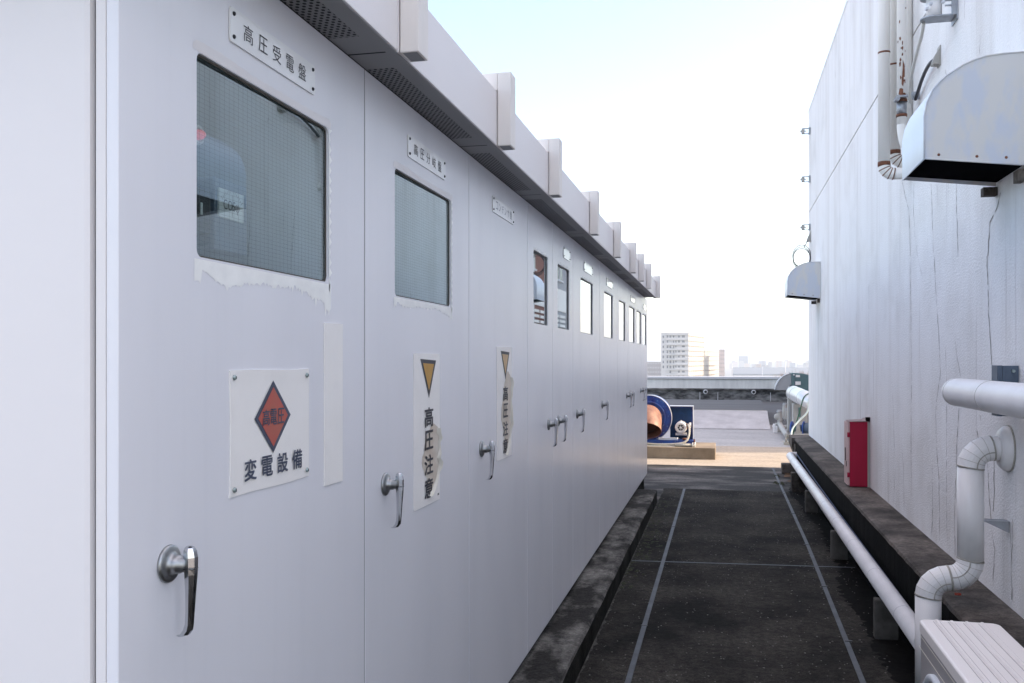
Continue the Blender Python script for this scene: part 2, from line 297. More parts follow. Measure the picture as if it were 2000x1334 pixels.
# ------------------------------------------------------------------ mesh builder
class MB:
    def __init__(s): s.v = []; s.f = []; s.mi = []; s.sm = []
    def add(s, vs, fs, mi=0, smooth=False):
        o = len(s.v); s.v += [tuple(x) for x in vs]
        for f in fs: s.f.append([i+o for i in f]); s.mi.append(mi); s.sm.append(smooth)
        return s
    def box(s, a, b, mi=0, bev=0.0):
        x0, y0, z0 = (min(a[i], b[i]) for i in range(3)); x1, y1, z1 = (max(a[i], b[i]) for i in range(3))
        if bev <= 0:
            vs = [(x, y, z) for x in (x0, x1) for y in (y0, y1) for z in (z0, z1)]
            fs = [(0, 1, 3, 2), (4, 6, 7, 5), (0, 4, 5, 1), (2, 3, 7, 6), (0, 2, 6, 4), (1, 5, 7, 3)]
            return s.add(vs, fs, mi)
        bm = bmesh.new()
        vs = [bm.verts.new((x, y, z)) for x in (x0, x1) for y in (y0, y1) for z in (z0, z1)]
        for f in [(0, 1, 3, 2), (4, 6, 7, 5), (0, 4, 5, 1), (2, 3, 7, 6), (0, 2, 6, 4), (1, 5, 7, 3)]: bm.faces.new([vs[i] for i in f])
        bmesh.ops.bevel(bm, geom=bm.edges[:], offset=bev, segments=2, affect='EDGES', profile=.6)
        s.bm(bm, mi); return s
    def bm(s, bm, mi=0, smooth=False, M4=None):
        bm.verts.index_update(); vs = [(M4 @ v.co if M4 else v.co)[:] for v in bm.verts]
        s.add(vs, [[v.index for v in f.verts] for f in bm.faces], mi, smooth); bm.free(); return s
    def cyl(s, p0, p1, r0, r1=None, n=20, mi=0, caps=True, smooth=True):
        r1 = r0 if r1 is None else r1; p0 = Vector(p0); p1 = Vector(p1); d = (p1-p0).normalized()
        t = d.orthogonal().normalized(); b = d.cross(t)
        ring = lambda p, r: [p+(t*math.cos(2*math.pi*i/n)+b*math.sin(2*math.pi*i/n))*r for i in range(n)]
        s.add(ring(p0, r0)+ring(p1, r1), [(i, (i+1) % n, n+(i+1) % n, n+i) for i in range(n)], mi, smooth)
        if caps:
            s.add(ring(p0, r0), [list(range(n))[::-1]], mi); s.add(ring(p1, r1), [list(range(n))], mi)
        return s
    def tube(s, pts, r, n=14, mi=0, caps=True, smooth=True):
        pts = [Vector(p) for p in pts]; rs = r if isinstance(r, (list, tuple)) else [r]*len(pts)
        prev = None; rings = []
        for i, p in enumerate(pts):
            d = ((pts[min(i+1, len(pts)-1)]-p).normalized()+(p-pts[max(i-1, 0)]).normalized()).normalized()
            t = d.orthogonal().normalized() if prev is None else (prev-d*prev.dot(d)).normalized()
            prev = t; b = d.cross(t)
            rings.append([p+(t*math.cos(2*math.pi*k/n)+b*math.sin(2*math.pi*k/n))*rs[i] for k in range(n)])
        fs = []
        for i in range(len(pts)-1):
            for k in range(n): fs.append((i*n+k, i*n+(k+1) % n, (i+1)*n+(k+1) % n, (i+1)*n+k))
        s.add([v for rg in rings for v in rg], fs, mi, smooth)
        if caps: s.add(rings[0], [list(range(n))[::-1]], mi); s.add(rings[-1], [list(range(n))], mi)
        return s
    def lathe(s, prof, origin, axis, n=28, mi=0, smooth=True):
        o = Vector(origin); d = Vector(axis).normalized(); t = d.orthogonal().normalized(); b = d.cross(t)
        vs = [o+d*h+(t*math.cos(2*math.pi*k/n)+b*math.sin(2*math.pi*k/n))*r for r, h in prof for k in range(n)]
        fs = [(i*n+k, i*n+(k+1) % n, (i+1)*n+(k+1) % n, (i+1)*n+k) for i in range(len(prof)-1) for k in range(n)]
        return s.add(vs, fs, mi, smooth)
    def prism(s, poly, vec, mi=0, mi_side=None, smooth=False):
        poly = [Vector(p) for p in poly]; v = Vector(vec); n = len(poly)
        s.add(poly, [list(range(n))[::-1]], mi); s.add([p+v for p in poly], [list(range(n))], mi)
        s.add(poly+[p+v for p in poly], [(i, (i+1) % n, n+(i+1) % n, n+i) for i in range(n)], mi if mi_side is None else mi_side, smooth)
        return s
    def poly(s, pts, mi=0): return s.add(pts, [list(range(len(pts)))], mi)
    def ribbon(s, pts, wd, normal, mi=0, jit=0.0):
        pts = [Vector(p) for p in pts]; nn = Vector(normal); L = []; Rr = []
        for i, p in enumerate(pts):
            d = (pts[min(i+1, len(pts)-1)]-pts[max(i-1, 0)]).normalized(); q = d.cross(nn).normalized()
            h = wd/2*(1+random.uniform(-jit, jit)) if jit else wd/2
            L.append(p+q*h); Rr.append(p-q*h)
        n = len(pts)
        return s.add(L+Rr, [(i, i+1, n+i+1, n+i) for i in range(n-1)], mi)
    def build(s, name, mats, parent=None, recalc=True):
        me = bpy.data.meshes.new(name); me.from_pydata(s.v, [], s.f)
        for m in (mats if isinstance(mats, (list, tuple)) else [mats]): me.materials.append(m if not isinstance(m, str) else M[m])
        me.polygons.foreach_set('material_index', s.mi); me.polygons.foreach_set('use_smooth', s.sm)
        if recalc:
            bm = bmesh.new(); bm.from_mesh(me); bmesh.ops.remove_doubles(bm, verts=bm.verts, dist=1e-6)
            bmesh.ops.recalc_face_normals(bm, faces=bm.faces); bm.to_mesh(me); bm.free()
        me.update()
        o = bpy.data.objects.new(name, me); C.objects.link(o)
        if parent is not None: adopt(o, parent)
        return o
def wpos(o):
    p = Vector(o.location)
    while o.parent: o = o.parent; p += Vector(o.location)
    return p
def adopt(o, parent):
    o.parent = parent; o.matrix_parent_inverse = Matrix.Translation(-wpos_full(parent))
def wpos_full(o):                 # world position of an unrotated chain with parent inverses
    m = Matrix.Identity(4)
    while o is not None:
        m = (o.matrix_parent_inverse if o.parent else Matrix.Identity(4)) @ Matrix.LocRotScale(o.location, None, None) @ m
        o = o.parent
    return m.translation
def thing(name, label, cat, loc, group=None):
    o = bpy.data.objects.new(name, None); C.objects.link(o); o.location = loc; o.empty_display_size = .1
    return tag(o, label, cat, group)
def tag(o, label, cat, group=None):
    o['label'] = label; o['category'] = cat
    if group: o['group'] = group
    return o
def struct(o, kind='structure'): o['kind'] = kind; return o
def dup(o, parent=None, loc=None, shift=None):
    c = o.copy(); C.objects.link(c)
    if parent is not None:
        mpi = o.matrix_parent_inverse.copy(); c.parent = parent; c.matrix_parent_inverse = mpi
    if loc is not None: c.location = loc
    if shift is not None: c.location = Vector(o.location)+Vector(shift)
    for ch in list(o.children):
        dup(ch, c)
    return c
def arc(c, r, a0, a1, ex, ey, n=8):
    c = Vector(c); ex = Vector(ex); ey = Vector(ey)
    return [c+ex*r*math.cos(a0+(a1-a0)*i/n)+ey*r*math.sin(a0+(a1-a0)*i/n) for i in range(n+1)]
def rrect(y0, z0, y1, z1, r, n=4):
    pts = []
    for cy, cz, a in ((y1-r, z1-r, 0), (y0+r, z1-r, 90), (y0+r, z0+r, 180), (y1-r, z0+r, 270)):
        for i in range(n+1):
            t = R(a+90*i/n); pts.append((cy+r*math.cos(t), cz+r*math.sin(t)))
    return pts
def smooth_path(pts, n=8):
    pts = [Vector(p) for p in pts]; out = []
    for i in range(len(pts)-1):
        p0, p1, p2, p3 = pts[max(i-1, 0)], pts[i], pts[i+1], pts[min(i+2, len(pts)-1)]
        for k in range(n):
            t = k/n
            out.append(.5*((2*p1)+(p2-p0)*t+(2*p0-5*p1+4*p2-p3)*t*t+(3*p1-p0-3*p2+p3)*t**3))
    out.append(pts[-1]); return out
def text_bm(body):
    cu = bpy.data.curves.new('lettering', 'FONT'); cu.body = body; cu.size = 1; cu.resolution_u = 3
    o = bpy.data.objects.new('lettering', cu); C.objects.link(o)
    dg = bpy.context.evaluated_depsgraph_get(); me = bpy.data.meshes.new_from_object(o.evaluated_get(dg))
    bm = bmesh.new(); bm.from_mesh(me); bpy.data.objects.remove(o); bpy.data.curves.remove(cu); bpy.data.meshes.remove(me)
    return bm
def put_text(mb, body, x, y0, y1, z0, z1, bold=0.0, mi=0):
    """one string fitted into a rectangle on a plane facing +X"""
    d = bold*(z1-z0)
    for q, (sy, sz) in enumerate(((0, 0),) if bold <= 0 else ((-d, -d), (d, -d), (-d, d), (d, d))):
        bm = text_bm(body)
        xs = [v.co.x for v in bm.verts]; ys = [v.co.y for v in bm.verts]
        ax, bx, ay, by = min(xs), max(xs), min(ys), max(ys)
        for v in bm.verts:
            v.co = Vector((x+q*.00006, y0+sy+(v.co.x-ax)/(bx-ax)*(y1-y0), z0+sz+(v.co.y-ay)/(by-ay)*(z1-z0)))
        mb.bm(bm, mi)

# ================================================================== SETTING
XW = 1.22           # face of the penthouse wall
XC = -.89           # face of the cabinet doors
ZT = 2.297          # top of the cabinet doors
mb = MB(); mb.box((-60, -25, -.4), (60, 36, -.06)); struct(mb.build('roof_deck', 'roof'))
# coloured sheets of the roof surface, each a few mm above the deck
SL = 11.2
mb = MB(); mb.box((-.688, -3, -.055), (3, SL, 0))
ys_ = [1+k*.035 for k in range(int(10.1/.035))]; rg = random.Random(4)
A_ = [(-.688, y, .0012) for y in ys_]; B_ = [(-.688+abs(rg.gauss(.008, .007)), y, .0012) for y in ys_]; n_ = len(ys_)
mb.add(A_+B_, [(i, i+1, n_+i+1, n_+i) for i in range(n_-1)], 1)
struct(mb.build('alley_pavement', ['alley', 'edge']))
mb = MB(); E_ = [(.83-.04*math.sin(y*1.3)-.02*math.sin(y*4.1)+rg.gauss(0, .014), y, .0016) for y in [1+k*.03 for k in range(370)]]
n_ = len(E_); mb.add(E_+[(.99, y, .0016) for _, y, _ in E_], [(i, i+1, n_+i+1, n_+i) for i in range(n_-1)]); struct(mb.build('shade_strip', 'shadeblack'))  # near-black sheet: shade beside the ledge put into the ground colour
mb = MB(); mb.box((-6, SL+.004, -.055), (3, 13.75, -.004)); mb.box((-.92, 10.125, -.055), (-.69, SL+.003, -.004)); struct(mb.build('damp_roof_surface', 'stainroof'))
mb = MB(); mb.box((-12, 13.752, -.055), (12, 17.0, -.003)); struct(mb.build('dry_roof_surface', mat('dry_roof_concrete', (.47, .39, .30), .85, scale=2.2, stretch=(.4, 1.8, 1), col2=(.33, .275, .21), grain=(20, .75, 1.2), bump=.2)))
mb = MB(); mb.box((-12, 17.002, -.055), (12, 35.8, -.005)); struct(mb.build('far_roof_surface', mat('far_roof_concrete', (.45, .435, .42), .85, scale=.9, stretch=(.5, 1.5, 1), col2=(.36, .35, .34), grain=(12, .8, 1.15), bump=.2)))
mb = MB(); mb.box((-12, 22.9, -.001), (12, 35.7, .003)); struct(mb.build('dark_roof_surface', 'bitumen'))
# sealed joints in the alley paving
mb = MB(); mb.box((-.455, -3, .0005), (-.427, SL-.02, .004))
for y in (2.2, 5.35, 8.6): mb.box((-.459, y, .004), (-.423, y+.012, .006), 1)
struct(mb.build('paving_joint', ['joint', 'black']))
mb = MB(); pr = [(.625, -3), (.66, 4.6), (.70, 8), (.712, 13.6)]
for (xa, ya), (xb, yb) in zip(pr, pr[1:]):
    mb.add([(xa-.014, ya, .004), (xa+.014, ya, .004), (xb+.014, yb, .004), (xb-.014, yb, .004)], [(0, 1, 2, 3)])
for y in (5.3, 6.55, 8.0, 9.6, 11.0): mb.box((.655+.004*(y-4), y, .004), (.695+.004*(y-4), y+.015, .007), 1)
struct(mb.build('paving_joint', ['joint', 'black']))
mb = MB(); mb.add([(-.68, 7.06, .0035), (.97, 7.2, .0035), (.97, 7.222, .0035), (-.68, 7.082, .0035)], [(0, 1, 2, 3)])
struct(mb.build('paving_joint', mat('thin_joint', (.075, .095, .12), .6, var=.2, scale=9)))
# ochre lime stain and moss cushions on the damp paving
mb = MB()
for u, v, r in ((1541, 930, .10), (1546, 940, .07), (1538, 926, .05)):
    p = onZ(u, v, .0); n = 14
    mb.poly([(p.x+r*math.cos(6.283*k/n)*random.uniform(.5, 1), p.y+2*r*math.sin(6.283*k/n)*random.uniform(.5, 1), .001) for k in range(n)])
struct(mb.build('ochre_stain', mat('ochre_stain', (.17, .085, .03), .8, var=.3, scale=20)), 'stuff')
mb = MB()
for k in range(260):
    y = random.uniform(6.2, 10.2); x = -.685+abs(random.gauss(0, .10)) if y > 7.1 else -.685+abs(random.gauss(0, .05))
    if abs(random.gauss(0, 1)) > 1.2: continue
    r = random.uniform(.006, .020); n = 8; h = r*.3
    ring = [(x+r*math.cos(6.283*i/n)*random.uniform(.7, 1.2), y+r*1.4*math.sin(6.283*i/n)*random.uniform(.7, 1.2), .0) for i in range(n)]
    mb.add(ring+[(x, y, h)], [(i, (i+1) % n, n) for i in range(n)])
for cx, cy in ((.712, 12.69), (.713, 11.95), (.70, 11.9), (.71, 12.05)):
    for k in range(16):
        x = cx+random.gauss(0, .035); y = cy+random.gauss(0, .05); r = random.uniform(.008, .02); n = 6
        ring = [(x+r*math.cos(6.283*i/n), y+r*math.sin(6.283*i/n), .0) for i in range(n)]
        mb.add(ring+[(x, y, r*.5)], [(i, (i+1) % n, n) for i in range(n)])
struct(mb.build('moss', 'moss'), 'stuff')
# small grit and scraps on the alley floor
mb = MB()
for k in range(1500):
    y = 3.4+8*random.random()**1.5; x = random.uniform(-.66, .95); r = random.uniform(.0012, .0036)*(1+y*.06)
    bm = bmesh.new(); bmesh.ops.create_icosphere(bm, subdivisions=1, radius=r)
    for v in bm.verts: v.co = Vector((v.co.x*random.uniform(.8, 1.6)+x, v.co.y*random.uniform(.8, 1.6)+y, v.co.z*.6+.002))
    mb.bm(bm, 0)
struct(mb.build('grit', mat('pale_grit', (.20, .19, .175), .8, var=.3, scale=5)), 'stuff')

# ================================================================== ELECTRICAL CABINET
cab = thing('electrical_cabinet', 'long row of pale grey steel electrical cabinet doors under a perforated eave', 'electrical cabinet', (-1.75, 6.2, .16))
YA, YB = 1.209, 11.221
mb = MB(); BK = -2.7
mb.box((BK, YA+.03, .165), (-1.35, YB-.002, ZT+.14))                      # carcass behind the doors
mb.box((-1.35, YA+.03, .165), (-.912, YB-.002, 1.69)); mb.box((-1.35, YA+.03, 2.125), (-.912, YB-.002, ZT+.02))
edges = [YA+.03, 1.36, 2.03, 2.35, 3.0, 4.27, 4.76, 4.94, 5.45, 5.78, 6.47, 6.99, 7.68, 8.04, 8.68, 8.93, 9.62, 9.78, 10.40, 10.50, YB-.002]
for a, b in zip(edges[::2], edges[1::2]): mb.box((-1.35, a, 1.69), (-.912, b, 2.125))
mb.build('cabinet_frame', 'inner', cab)
mb = MB(); mb.box((BK, YA, .165), (-.938, YA+.029, ZT+.13), 0, .010); mb.box((-.945, YA+.012, .165), (-.915, YA+.029, ZT+.13), 1)
mb.build('end_panel', ['cab_end', 'dark'], cab)
mb = MB(); mb.box((-.928, YA-.001, .165), (-.9105, YA+.0285, ZT-.001), 0, .002); mb.build('corner_post', 'cab_end', cab)
# roof and eave
XF = -.759; XL = -.788
yy = [1.02, 1.10, 2.08, 3.059, 4.022, 5.318, 6.536, 7.729, 8.553, 9.438, 10.854]
mb = MB(); mb.box((BK, 1.02, 2.48), (XF-.02, 10.99, 2.50)); mb.box((BK-.02, 1.02, 2.30), (BK, 10.99, 2.50))
mb.build('cabinet_roof', 'fascia', cab)
mb = MB()
for a, b in zip(yy, yy[1:]+[10.99]):
    mb.box((XF-.02, a, 2.293), (XF, b-.006 if b < 10.9 else b, 2.482), 0, .003)
mb.box((XF-.019, 1.02, 2.2935), (XF-.004, 10.985, 2.47), 0)
mb.build('fascia', 'fascia', cab)
mb = MB()
mb.box((XL+.0005, 1.02, 2.2905), (XF-.0035, 10.985, 2.2925)); mb.build('eave_lip', 'soffit', cab)
mb = MB(); mb.box((BK, 1.02, 2.300), (XF-.021, 1.06, 2.479)); mb.build('roof_end', 'fascia', cab)
for a, b in zip(yy[1:-1], yy[2:]):
    mb = MB()
    a2, b2 = a+.115, b-.115; xi, xo = -.889, XL-.0015; z = 2.296
    mb.add([(xo, a+.004, z), (xi, a+.004, z), (xi, a2, z), (xo, a2, z)], [(0, 1, 2, 3)]); mb.add([(xo, b2, z), (xi, b2, z), (xi, b-.004, z), (xo, b-.004, z)], [(0, 1, 2, 3)])
    mb.add([(xo, a2, z), (-.8135, a2, z), (-.8135, b2, z), (xo, b2, z)], [(0, 1, 2, 3)]); mb.add([(-.8135, a2, z), (xi, a2, z), (xi, b2, z), (-.8135, b2, z)], [(0, 1, 2, 3)], 1)
    mb.build('soffit_panel', ['soffit', 'perf'], cab)
mb = MB(); mb.box((-.90, 1.03, 2.302), (-.781, 10.97, 2.304), 0); mb.box((-.905, 1.03, 2.34), (-.782, 10.97, 2.342)); mb.build('eave_lining', 'dark', cab)
first = None
for y in yy[1:]:
    if first is None:
        mb = MB(); x0, x1, x2 = -.95, XF+.0025, XF+.05
        mb.box((x1, y, 2.292), (x2, y+.075, 2.546), 0, .003)
        mb.box((x0, y, 2.4835), (x1-.0005, y+.0748, 2.5455), 0, .003)
        mb.box((x1+.006, y+.006, 2.2915), (x2-.006, y+.069, 2.2925), 1)
        first = mb.build('roof_bracket', ['bracket', 'soffit'], cab); y0 = y
    else: dup(first, cab, shift=(0, y-y0, 0))
# doors
seams = [1.2065, 2.187, 3.172, 4.185, 4.835, 5.528, 6.775, 7.973, 8.862, 9.73, 10.45, YB]
wins = {0: (1.421, 1.967), 1: (2.406, 2.949), 3: (4.328, 4.702), 4: (4.992, 5.393), 5: (5.839, 6.415), 6: (7.048, 7.627), 7: (8.10, 8.63), 8: (8.99, 9.57), 9: (9.83, 10.35), 10: (10.558, 11.067)}
handles = [1.337, 2.330, 3.344, 4.716, 5.010, 5.690, 6.924, 8.764, 9.04, 10.29, 10.58]
WZ0, WZ1 = 1.731, 2.088
def rag(y0, y1, z0, depth, n):
    top = [(y0, z0)]; pts = []
    for i in range(n+1):
        t = i/n; e = depth*(.55+.18*math.sin(3.1*t*math.pi+.6)+.10*math.sin(17*t)+random.uniform(-.08, .10))+(depth*.45*max(0, t < .06 or t > .965))
        if random.random() < .14: e += depth*random.uniform(.08, .26)
        pts.append((y1+(y0-y1)*t, z0-max(e, depth*.12)))
    return [(y0, z0), (y1, z0)]+pts
handle0 = None
for i, (a, b) in enumerate(zip(seams, seams[1:])):
    a += .0035; b -= .0035
    bm = bmesh.new(); zb, zt = .17, ZT-.002; c_ = .0014
    outer = [(a+c_, zb+c_), (b-c_, zb+c_), (b-c_, zt-c_), (a+c_, zt-c_)]
    ov = [bm.verts.new((XC, y, z)) for y, z in outer]
    oe = [bm.edges.new((ov[k], ov[(k+1) % 4])) for k in range(4)]
    iv = []
    if i in wins:
        hole = rrect(wins[i][0], WZ0, wins[i][1], WZ1, .014)
        iv = [bm.verts.new((XC, y, z)) for y, z in hole]
        oe += [bm.edges.new((iv[k], iv[(k+1) % len(iv)])) for k in range(len(iv))]
    bmesh.ops.triangle_fill(bm, edges=oe, use_beauty=True)
    for ring, xx, ins in ((ov, [(-.0, 0), (-.0014, 1), (-.02, 1)], c_), (iv, [(0, 0), (-.012, 0)], 0)):
        if not ring: continue
        prev = ring
        full = [(a, zb), (b, zb), (b, zt), (a, zt)]
        for dx, k in xx[1:]:
            nx = [bm.verts.new((XC+dx, *(full[q] if ring is ov else (v.co.y, v.co.z)))) for q, v in enumerate(ring)]
            for q in range(len(ring)): bm.faces.new((prev[q], prev[(q+1) % len(ring)], nx[(q+1) % len(ring)], nx[q]))
            prev = nx
    mb = MB(); mb.bm(bm, 0)
    # sealing mastic in the gap after this door
    mb.box((XC-.014, b+.0002, zb), (XC-.0022, b+.0068, zt), 2)
    if i in (0, 1):                       # bare strips where an old window surround has peeled
        y0, y1 = wins[i]; dp = .05 if i == 0 else .03
        mb.poly([(XC+.0006, y, z) for y, z in rag(y0-.008, y1+.012, WZ0-.004, dp, 90)], 1)
        mb.poly([(XC+.0006, y1+.004+(random.uniform(.004, .014) if k % 2 else 0)*(1 if k else 0), z) for k, z in enumerate([WZ0-.02]+[WZ0+(WZ1-WZ0)*t/30 for t in range(31)])]+[(XC+.0006, y1+.001, WZ1), (XC+.0006, y1+.001, WZ0-.02)], 1)
        mb.poly([(XC+.0006, y, z) for y, z in [(y0-.012, WZ1+.001), (y0-.012, WZ1+.012), (y0+.0, WZ1+.020), (y0+.08, WZ1+.022), (y0+.2, WZ1+.016), (y1-.1, WZ1+.018), (y1, WZ1+.022), (y1+.012, WZ1+.014), (y1+.012, WZ1+.001)]], 3)
    elif i in wins:
        y0, y1 = wins[i]
        mb.poly([(XC+.0006, y0+(y1-y0)*t/16, WZ1+.004+(.010*random.random() if 0 < t < 16 else 0)) for t in range(17)]+[(XC+.0006, y1, WZ1+.001), (XC+.0006, y0, WZ1+.001)], 1)
    d = mb.build('door', ['door', 'patch', 'seal', 'fascia'], cab)
    if i == 1: d['label'] = 'door with an ochre triangle warning sticker and wired window'
    if i in wins:
        y0, y1 = wins[i]
        tl_ = .0105      # the panes sit slightly skewed in their frames
        mb = MB(); mb.poly([(XC-.0118+tl_*((y-y0)/(y1-y0)-.5)*(y1-y0), y, z) for y, z in rrect(y0-.003, WZ0-.003, y1+.003, WZ1+.003, .014)])
        mb.build('window_pane', 'wired' if i < 2 else 'glass', d, recalc=False)
        mb = MB(); o_ = rrect(y0+.0002, WZ0+.0002, y1-.0002, WZ1-.0002, .014); n_ = rrect(y0+.004, WZ0+.004, y1-.004, WZ1-.004, .012)
        k = len(o_); P0 = [(XC-.006, *q) for q in o_]; P1 = [(XC-.006, *q) for q in n_]; P2 = [(XC-.0083, *q) for q in n_]
        mb.add(P0+P1+P2, [(q, (q+1) % k, k+(q+1) % k, k+q) for q in range(k)]+[(k+q, k+(q+1) % k, 2*k+(q+1) % k, 2*k+q) for q in range(k)])
        mb.build('window_gasket', 'seal' if i < 2 else 'black', d)
    # lever handle: dished rose, stepped neck, tapering lever whose tip turns in to the door
    yh = handles[i]; zh = 1.215
    if handle0 is None:
        mb = MB()
        mb.lathe([(.0, 0), (.0305, 0), (.0315, .002), (.0305, .005), (.027, .0075), (.022, .0078), (.017, .010), (.0150, .016), (.0145, .024), (.0125, .0245), (.0125, .036), (.0, .036)], (XC, yh, zh), (1, 0, 0), 32, 1)
        # lever sections: (z, outer half-width in Y, x inner, x outer)
        sec = [(1.2462, .004, .036, .044), (1.2435, .0085, .0335, .0475), (1.238, .0110, .0325, .0500), (1.228, .0120, .0320, .0520), (1.2125, .0118, .0325, .0520), (1.200, .0112, .034, .0515), (1.170, .0098, .0350, .0490), (1.140, .0085, .0350, .0470), (1.118, .0076, .0335, .0455), (1.108, .0072, .0300, .0440), (1.1005, .0068, .0240, .0385), (1.0975, .0060, .0190, .0300), (1.0980, .0052, .0165, .0220)]
        vs = []; 
        for z, hw, xi, xo in sec:
            xm = xi+(xo-xi)*.62
            vs += [(XC+xi, yh-hw*.55, z), (XC+xm, yh-hw, z), (XC+xo, yh-hw*.45, z), (XC+xo, yh+hw*.45, z), (XC+xm, yh+hw, z), (XC+xi, yh+hw*.55, z)]
        fs = [(j*6+k, j*6+(k+1) % 6, (j+1)*6+(k+1) % 6, (j+1)*6+k) for j in range(len(sec)-1) for k in range(6)]
        fs += [tuple(range(6)), tuple(range((len(sec)-1)*6, len(sec)*6))[::-1]]
        mb.add(vs, fs, 0)
        mb.box((XC+.036, yh-.0118, 1.2094), (XC+.0522, yh+.0060, 1.2104), 2)
        handle0 = mb.build('handle', ['chrome', 'zinc', 'black'], d); h0 = (yh, d)
    else:
        h = dup(handle0, d, shift=(0, yh-h0[0], 0))

# interior behind the first panes: back panels
for i in wins:
    y0, y1 = wins[i]; mb = MB()
    mb.box((-1.33, y0-.03, 1.68), (-1.325, y1+.03, 2.13), 0); mb.build('inner_panel', 'inner', cab)

# instruments seen through the first window
xi = -1.03
a = onX(428, 372, xi); b = onX(476, 434, xi)
y0, y1, z0, z1 = a.y, b.y, onX(476, 436, xi).z, onX(476, 382, xi).z
t = thing('power_factor_meter', 'square white dial meter marked COS behind wired glass of the nearest window', 'meter', (xi-.05, (y0+y1)/2, z0-.03))
mb = MB(); mb.box((xi-.12, y0-.012, z0-.07), (xi-.004, y1+.022, z1+.022), 0, .004); mb.build('meter_case', 'innerblue', t)
mb = MB(); mb.box((xi-.004, y0, z0), (xi, y1, z1), 0); mb.build('dial', 'dial', t)
mb = MB(); yc = (y0+y1)/2; zc = z0+(z1-z0)*.42; L_ = (y1-y0)
put_text(mb, 'COSφ', xi+.0008, y0+.16*L_, y0+.80*L_, zc-.013, zc+.014)
for k in range(15):
    th = R(35+110*k/14); rr = L_*.44; q = L_*(.06 if k % 7 else .10)
    mb.ribbon([(xi+.0008, yc+math.cos(th)*rr, z0+.012+math.sin(th)*rr), (xi+.0008, yc+math.cos(th)*(rr+q), z0+.012+math.sin(th)*(rr+q))], .0012, (1, 0, 0))
mb.build('dial_marks', 'ink', t)
mb = MB(); mb.ribbon([(xi+.0015, yc, z0+.006), (xi+.0015, yc+.002, z1-.008)], .0016, (1, 0, 0)); mb.build('needle', 'black', t)
p = onX(388, 408, -1.02)
t = thing('protection_relay', 'black relay box beside the dial meter behind the wired glass', 'relay', (-1.1, p.y, p.z))
mb = MB(); mb.box((-1.2, p.y-.10, p.z-.045), (-1.02, p.y+.045, p.z+.045), 0, .004); mb.build('relay_case', 'black', t)
mb = MB(); mb.box((-1.0205, p.y+.005, p.z-.010), (-1.018, p.y+.012, p.z+.014)); mb.build('relay_label', 'dial', t)
p = onX(389, 263, -.985)
t = thing('indicator_lamp', 'small red glowing indicator lamp at the left edge of the nearest window', 'lamp', (-.99, p.y, p.z))
lampm = bpy.data.materials.new('red_lamp'); lampm.use_nodes = True; q = lampm.node_tree.nodes['Principled BSDF']
q.inputs['Base Color'].default_value = (.45, .02, .03, 1); q.inputs['Emission Color'].default_value = (1, .03, .04, 1); q.inputs['Emission Strength'].default_value = .10
mb = MB(); mb.lathe([(.0, .013), (.006, .011), (.009, .006), (.010, 0), (.010, -.01)], (p.x, p.y, p.z), (1, 0, 0), 20); mb.build('lens', lampm, t)
mb = MB(); mb.lathe([(.014, 0), (.019, 0), (.019, -.012), (.014, -.012)], (p.x, p.y, p.z), (1, 0, 0), 20); mb.cyl((p.x-.012, p.y, p.z), (-1.324, p.y, p.z), .012); mb.build('bezel', 'machgrey', t)

# ------------------------------------------------------------------ name plates
def nameplate(y0, y1, body, label, bold=0.0, z0=2.142, z1=2.207, ink='ink'):
    t = thing('nameplate', label, 'nameplate', (XC, (y0+y1)/2, z0), 'name plates screwed above the door windows')
    mb = MB(); pts = rrect(y0, z0, y1, z1, .006)
    mb.prism([(XC+.001, y, z) for y, z in pts], (.003, 0, 0)); mb.build('plate', 'plate', t)
    for sy, sz in ((y0+.012, z1-.011), (y0+.012, z0+.011), (y1-.012, z1-.011), (y1-.012, z0+.011)):
        mb = MB(); mb.lathe([(0, .0035), (.003, .003), (.0042, .001), (.0042, 0)], (XC+.004, sy, sz), (1, 0, 0), 12); mb.build('screw', 'blackscrew', t)
    if body:
        n = len(body); L = (y1-y0); a = y0+L*.13; st = (L*.80-.0)/n
        for k, ch in enumerate(body):
            cw = st*.62
            mb = MB(); put_text(mb, ch, XC+.0047, a+k*st, a+k*st+cw, z0+(z1-z0)*.25, z0+(z1-z0)*.76, bold); mb.build('character', ink, t)
    return t
nameplate(1.526, 1.886, '高圧受電盤', 'white plate lettered 高圧受電盤 above the nearest wired window')
nameplate(2.508, 2.873, '高圧分岐盤', 'white plate lettered 高圧分岐盤 above the second wired window', .0)
nameplate(3.510, 3.884, 'コンデンサ盤', 'white plate lettered コンデンサ盤 on the door without a window', .0, ink='navy')
nameplate(5.170, 5.400, '', 'small plate above the narrow window of the fifth door, reflecting a grey building')
nameplate(5.974, 6.363, '', 'plate above the first window that mirrors white sky, sixth door')
nameplate(7.177, 7.591, '', 'plate above the second white sky window, on the seventh door')
nameplate(9.115, 9.575, '', 'far small plate on the ninth door, last but one toward the cabinet end')
nameplate(10.628, 11.060, '', 'farthest plate, at the very end of the cabinet row')

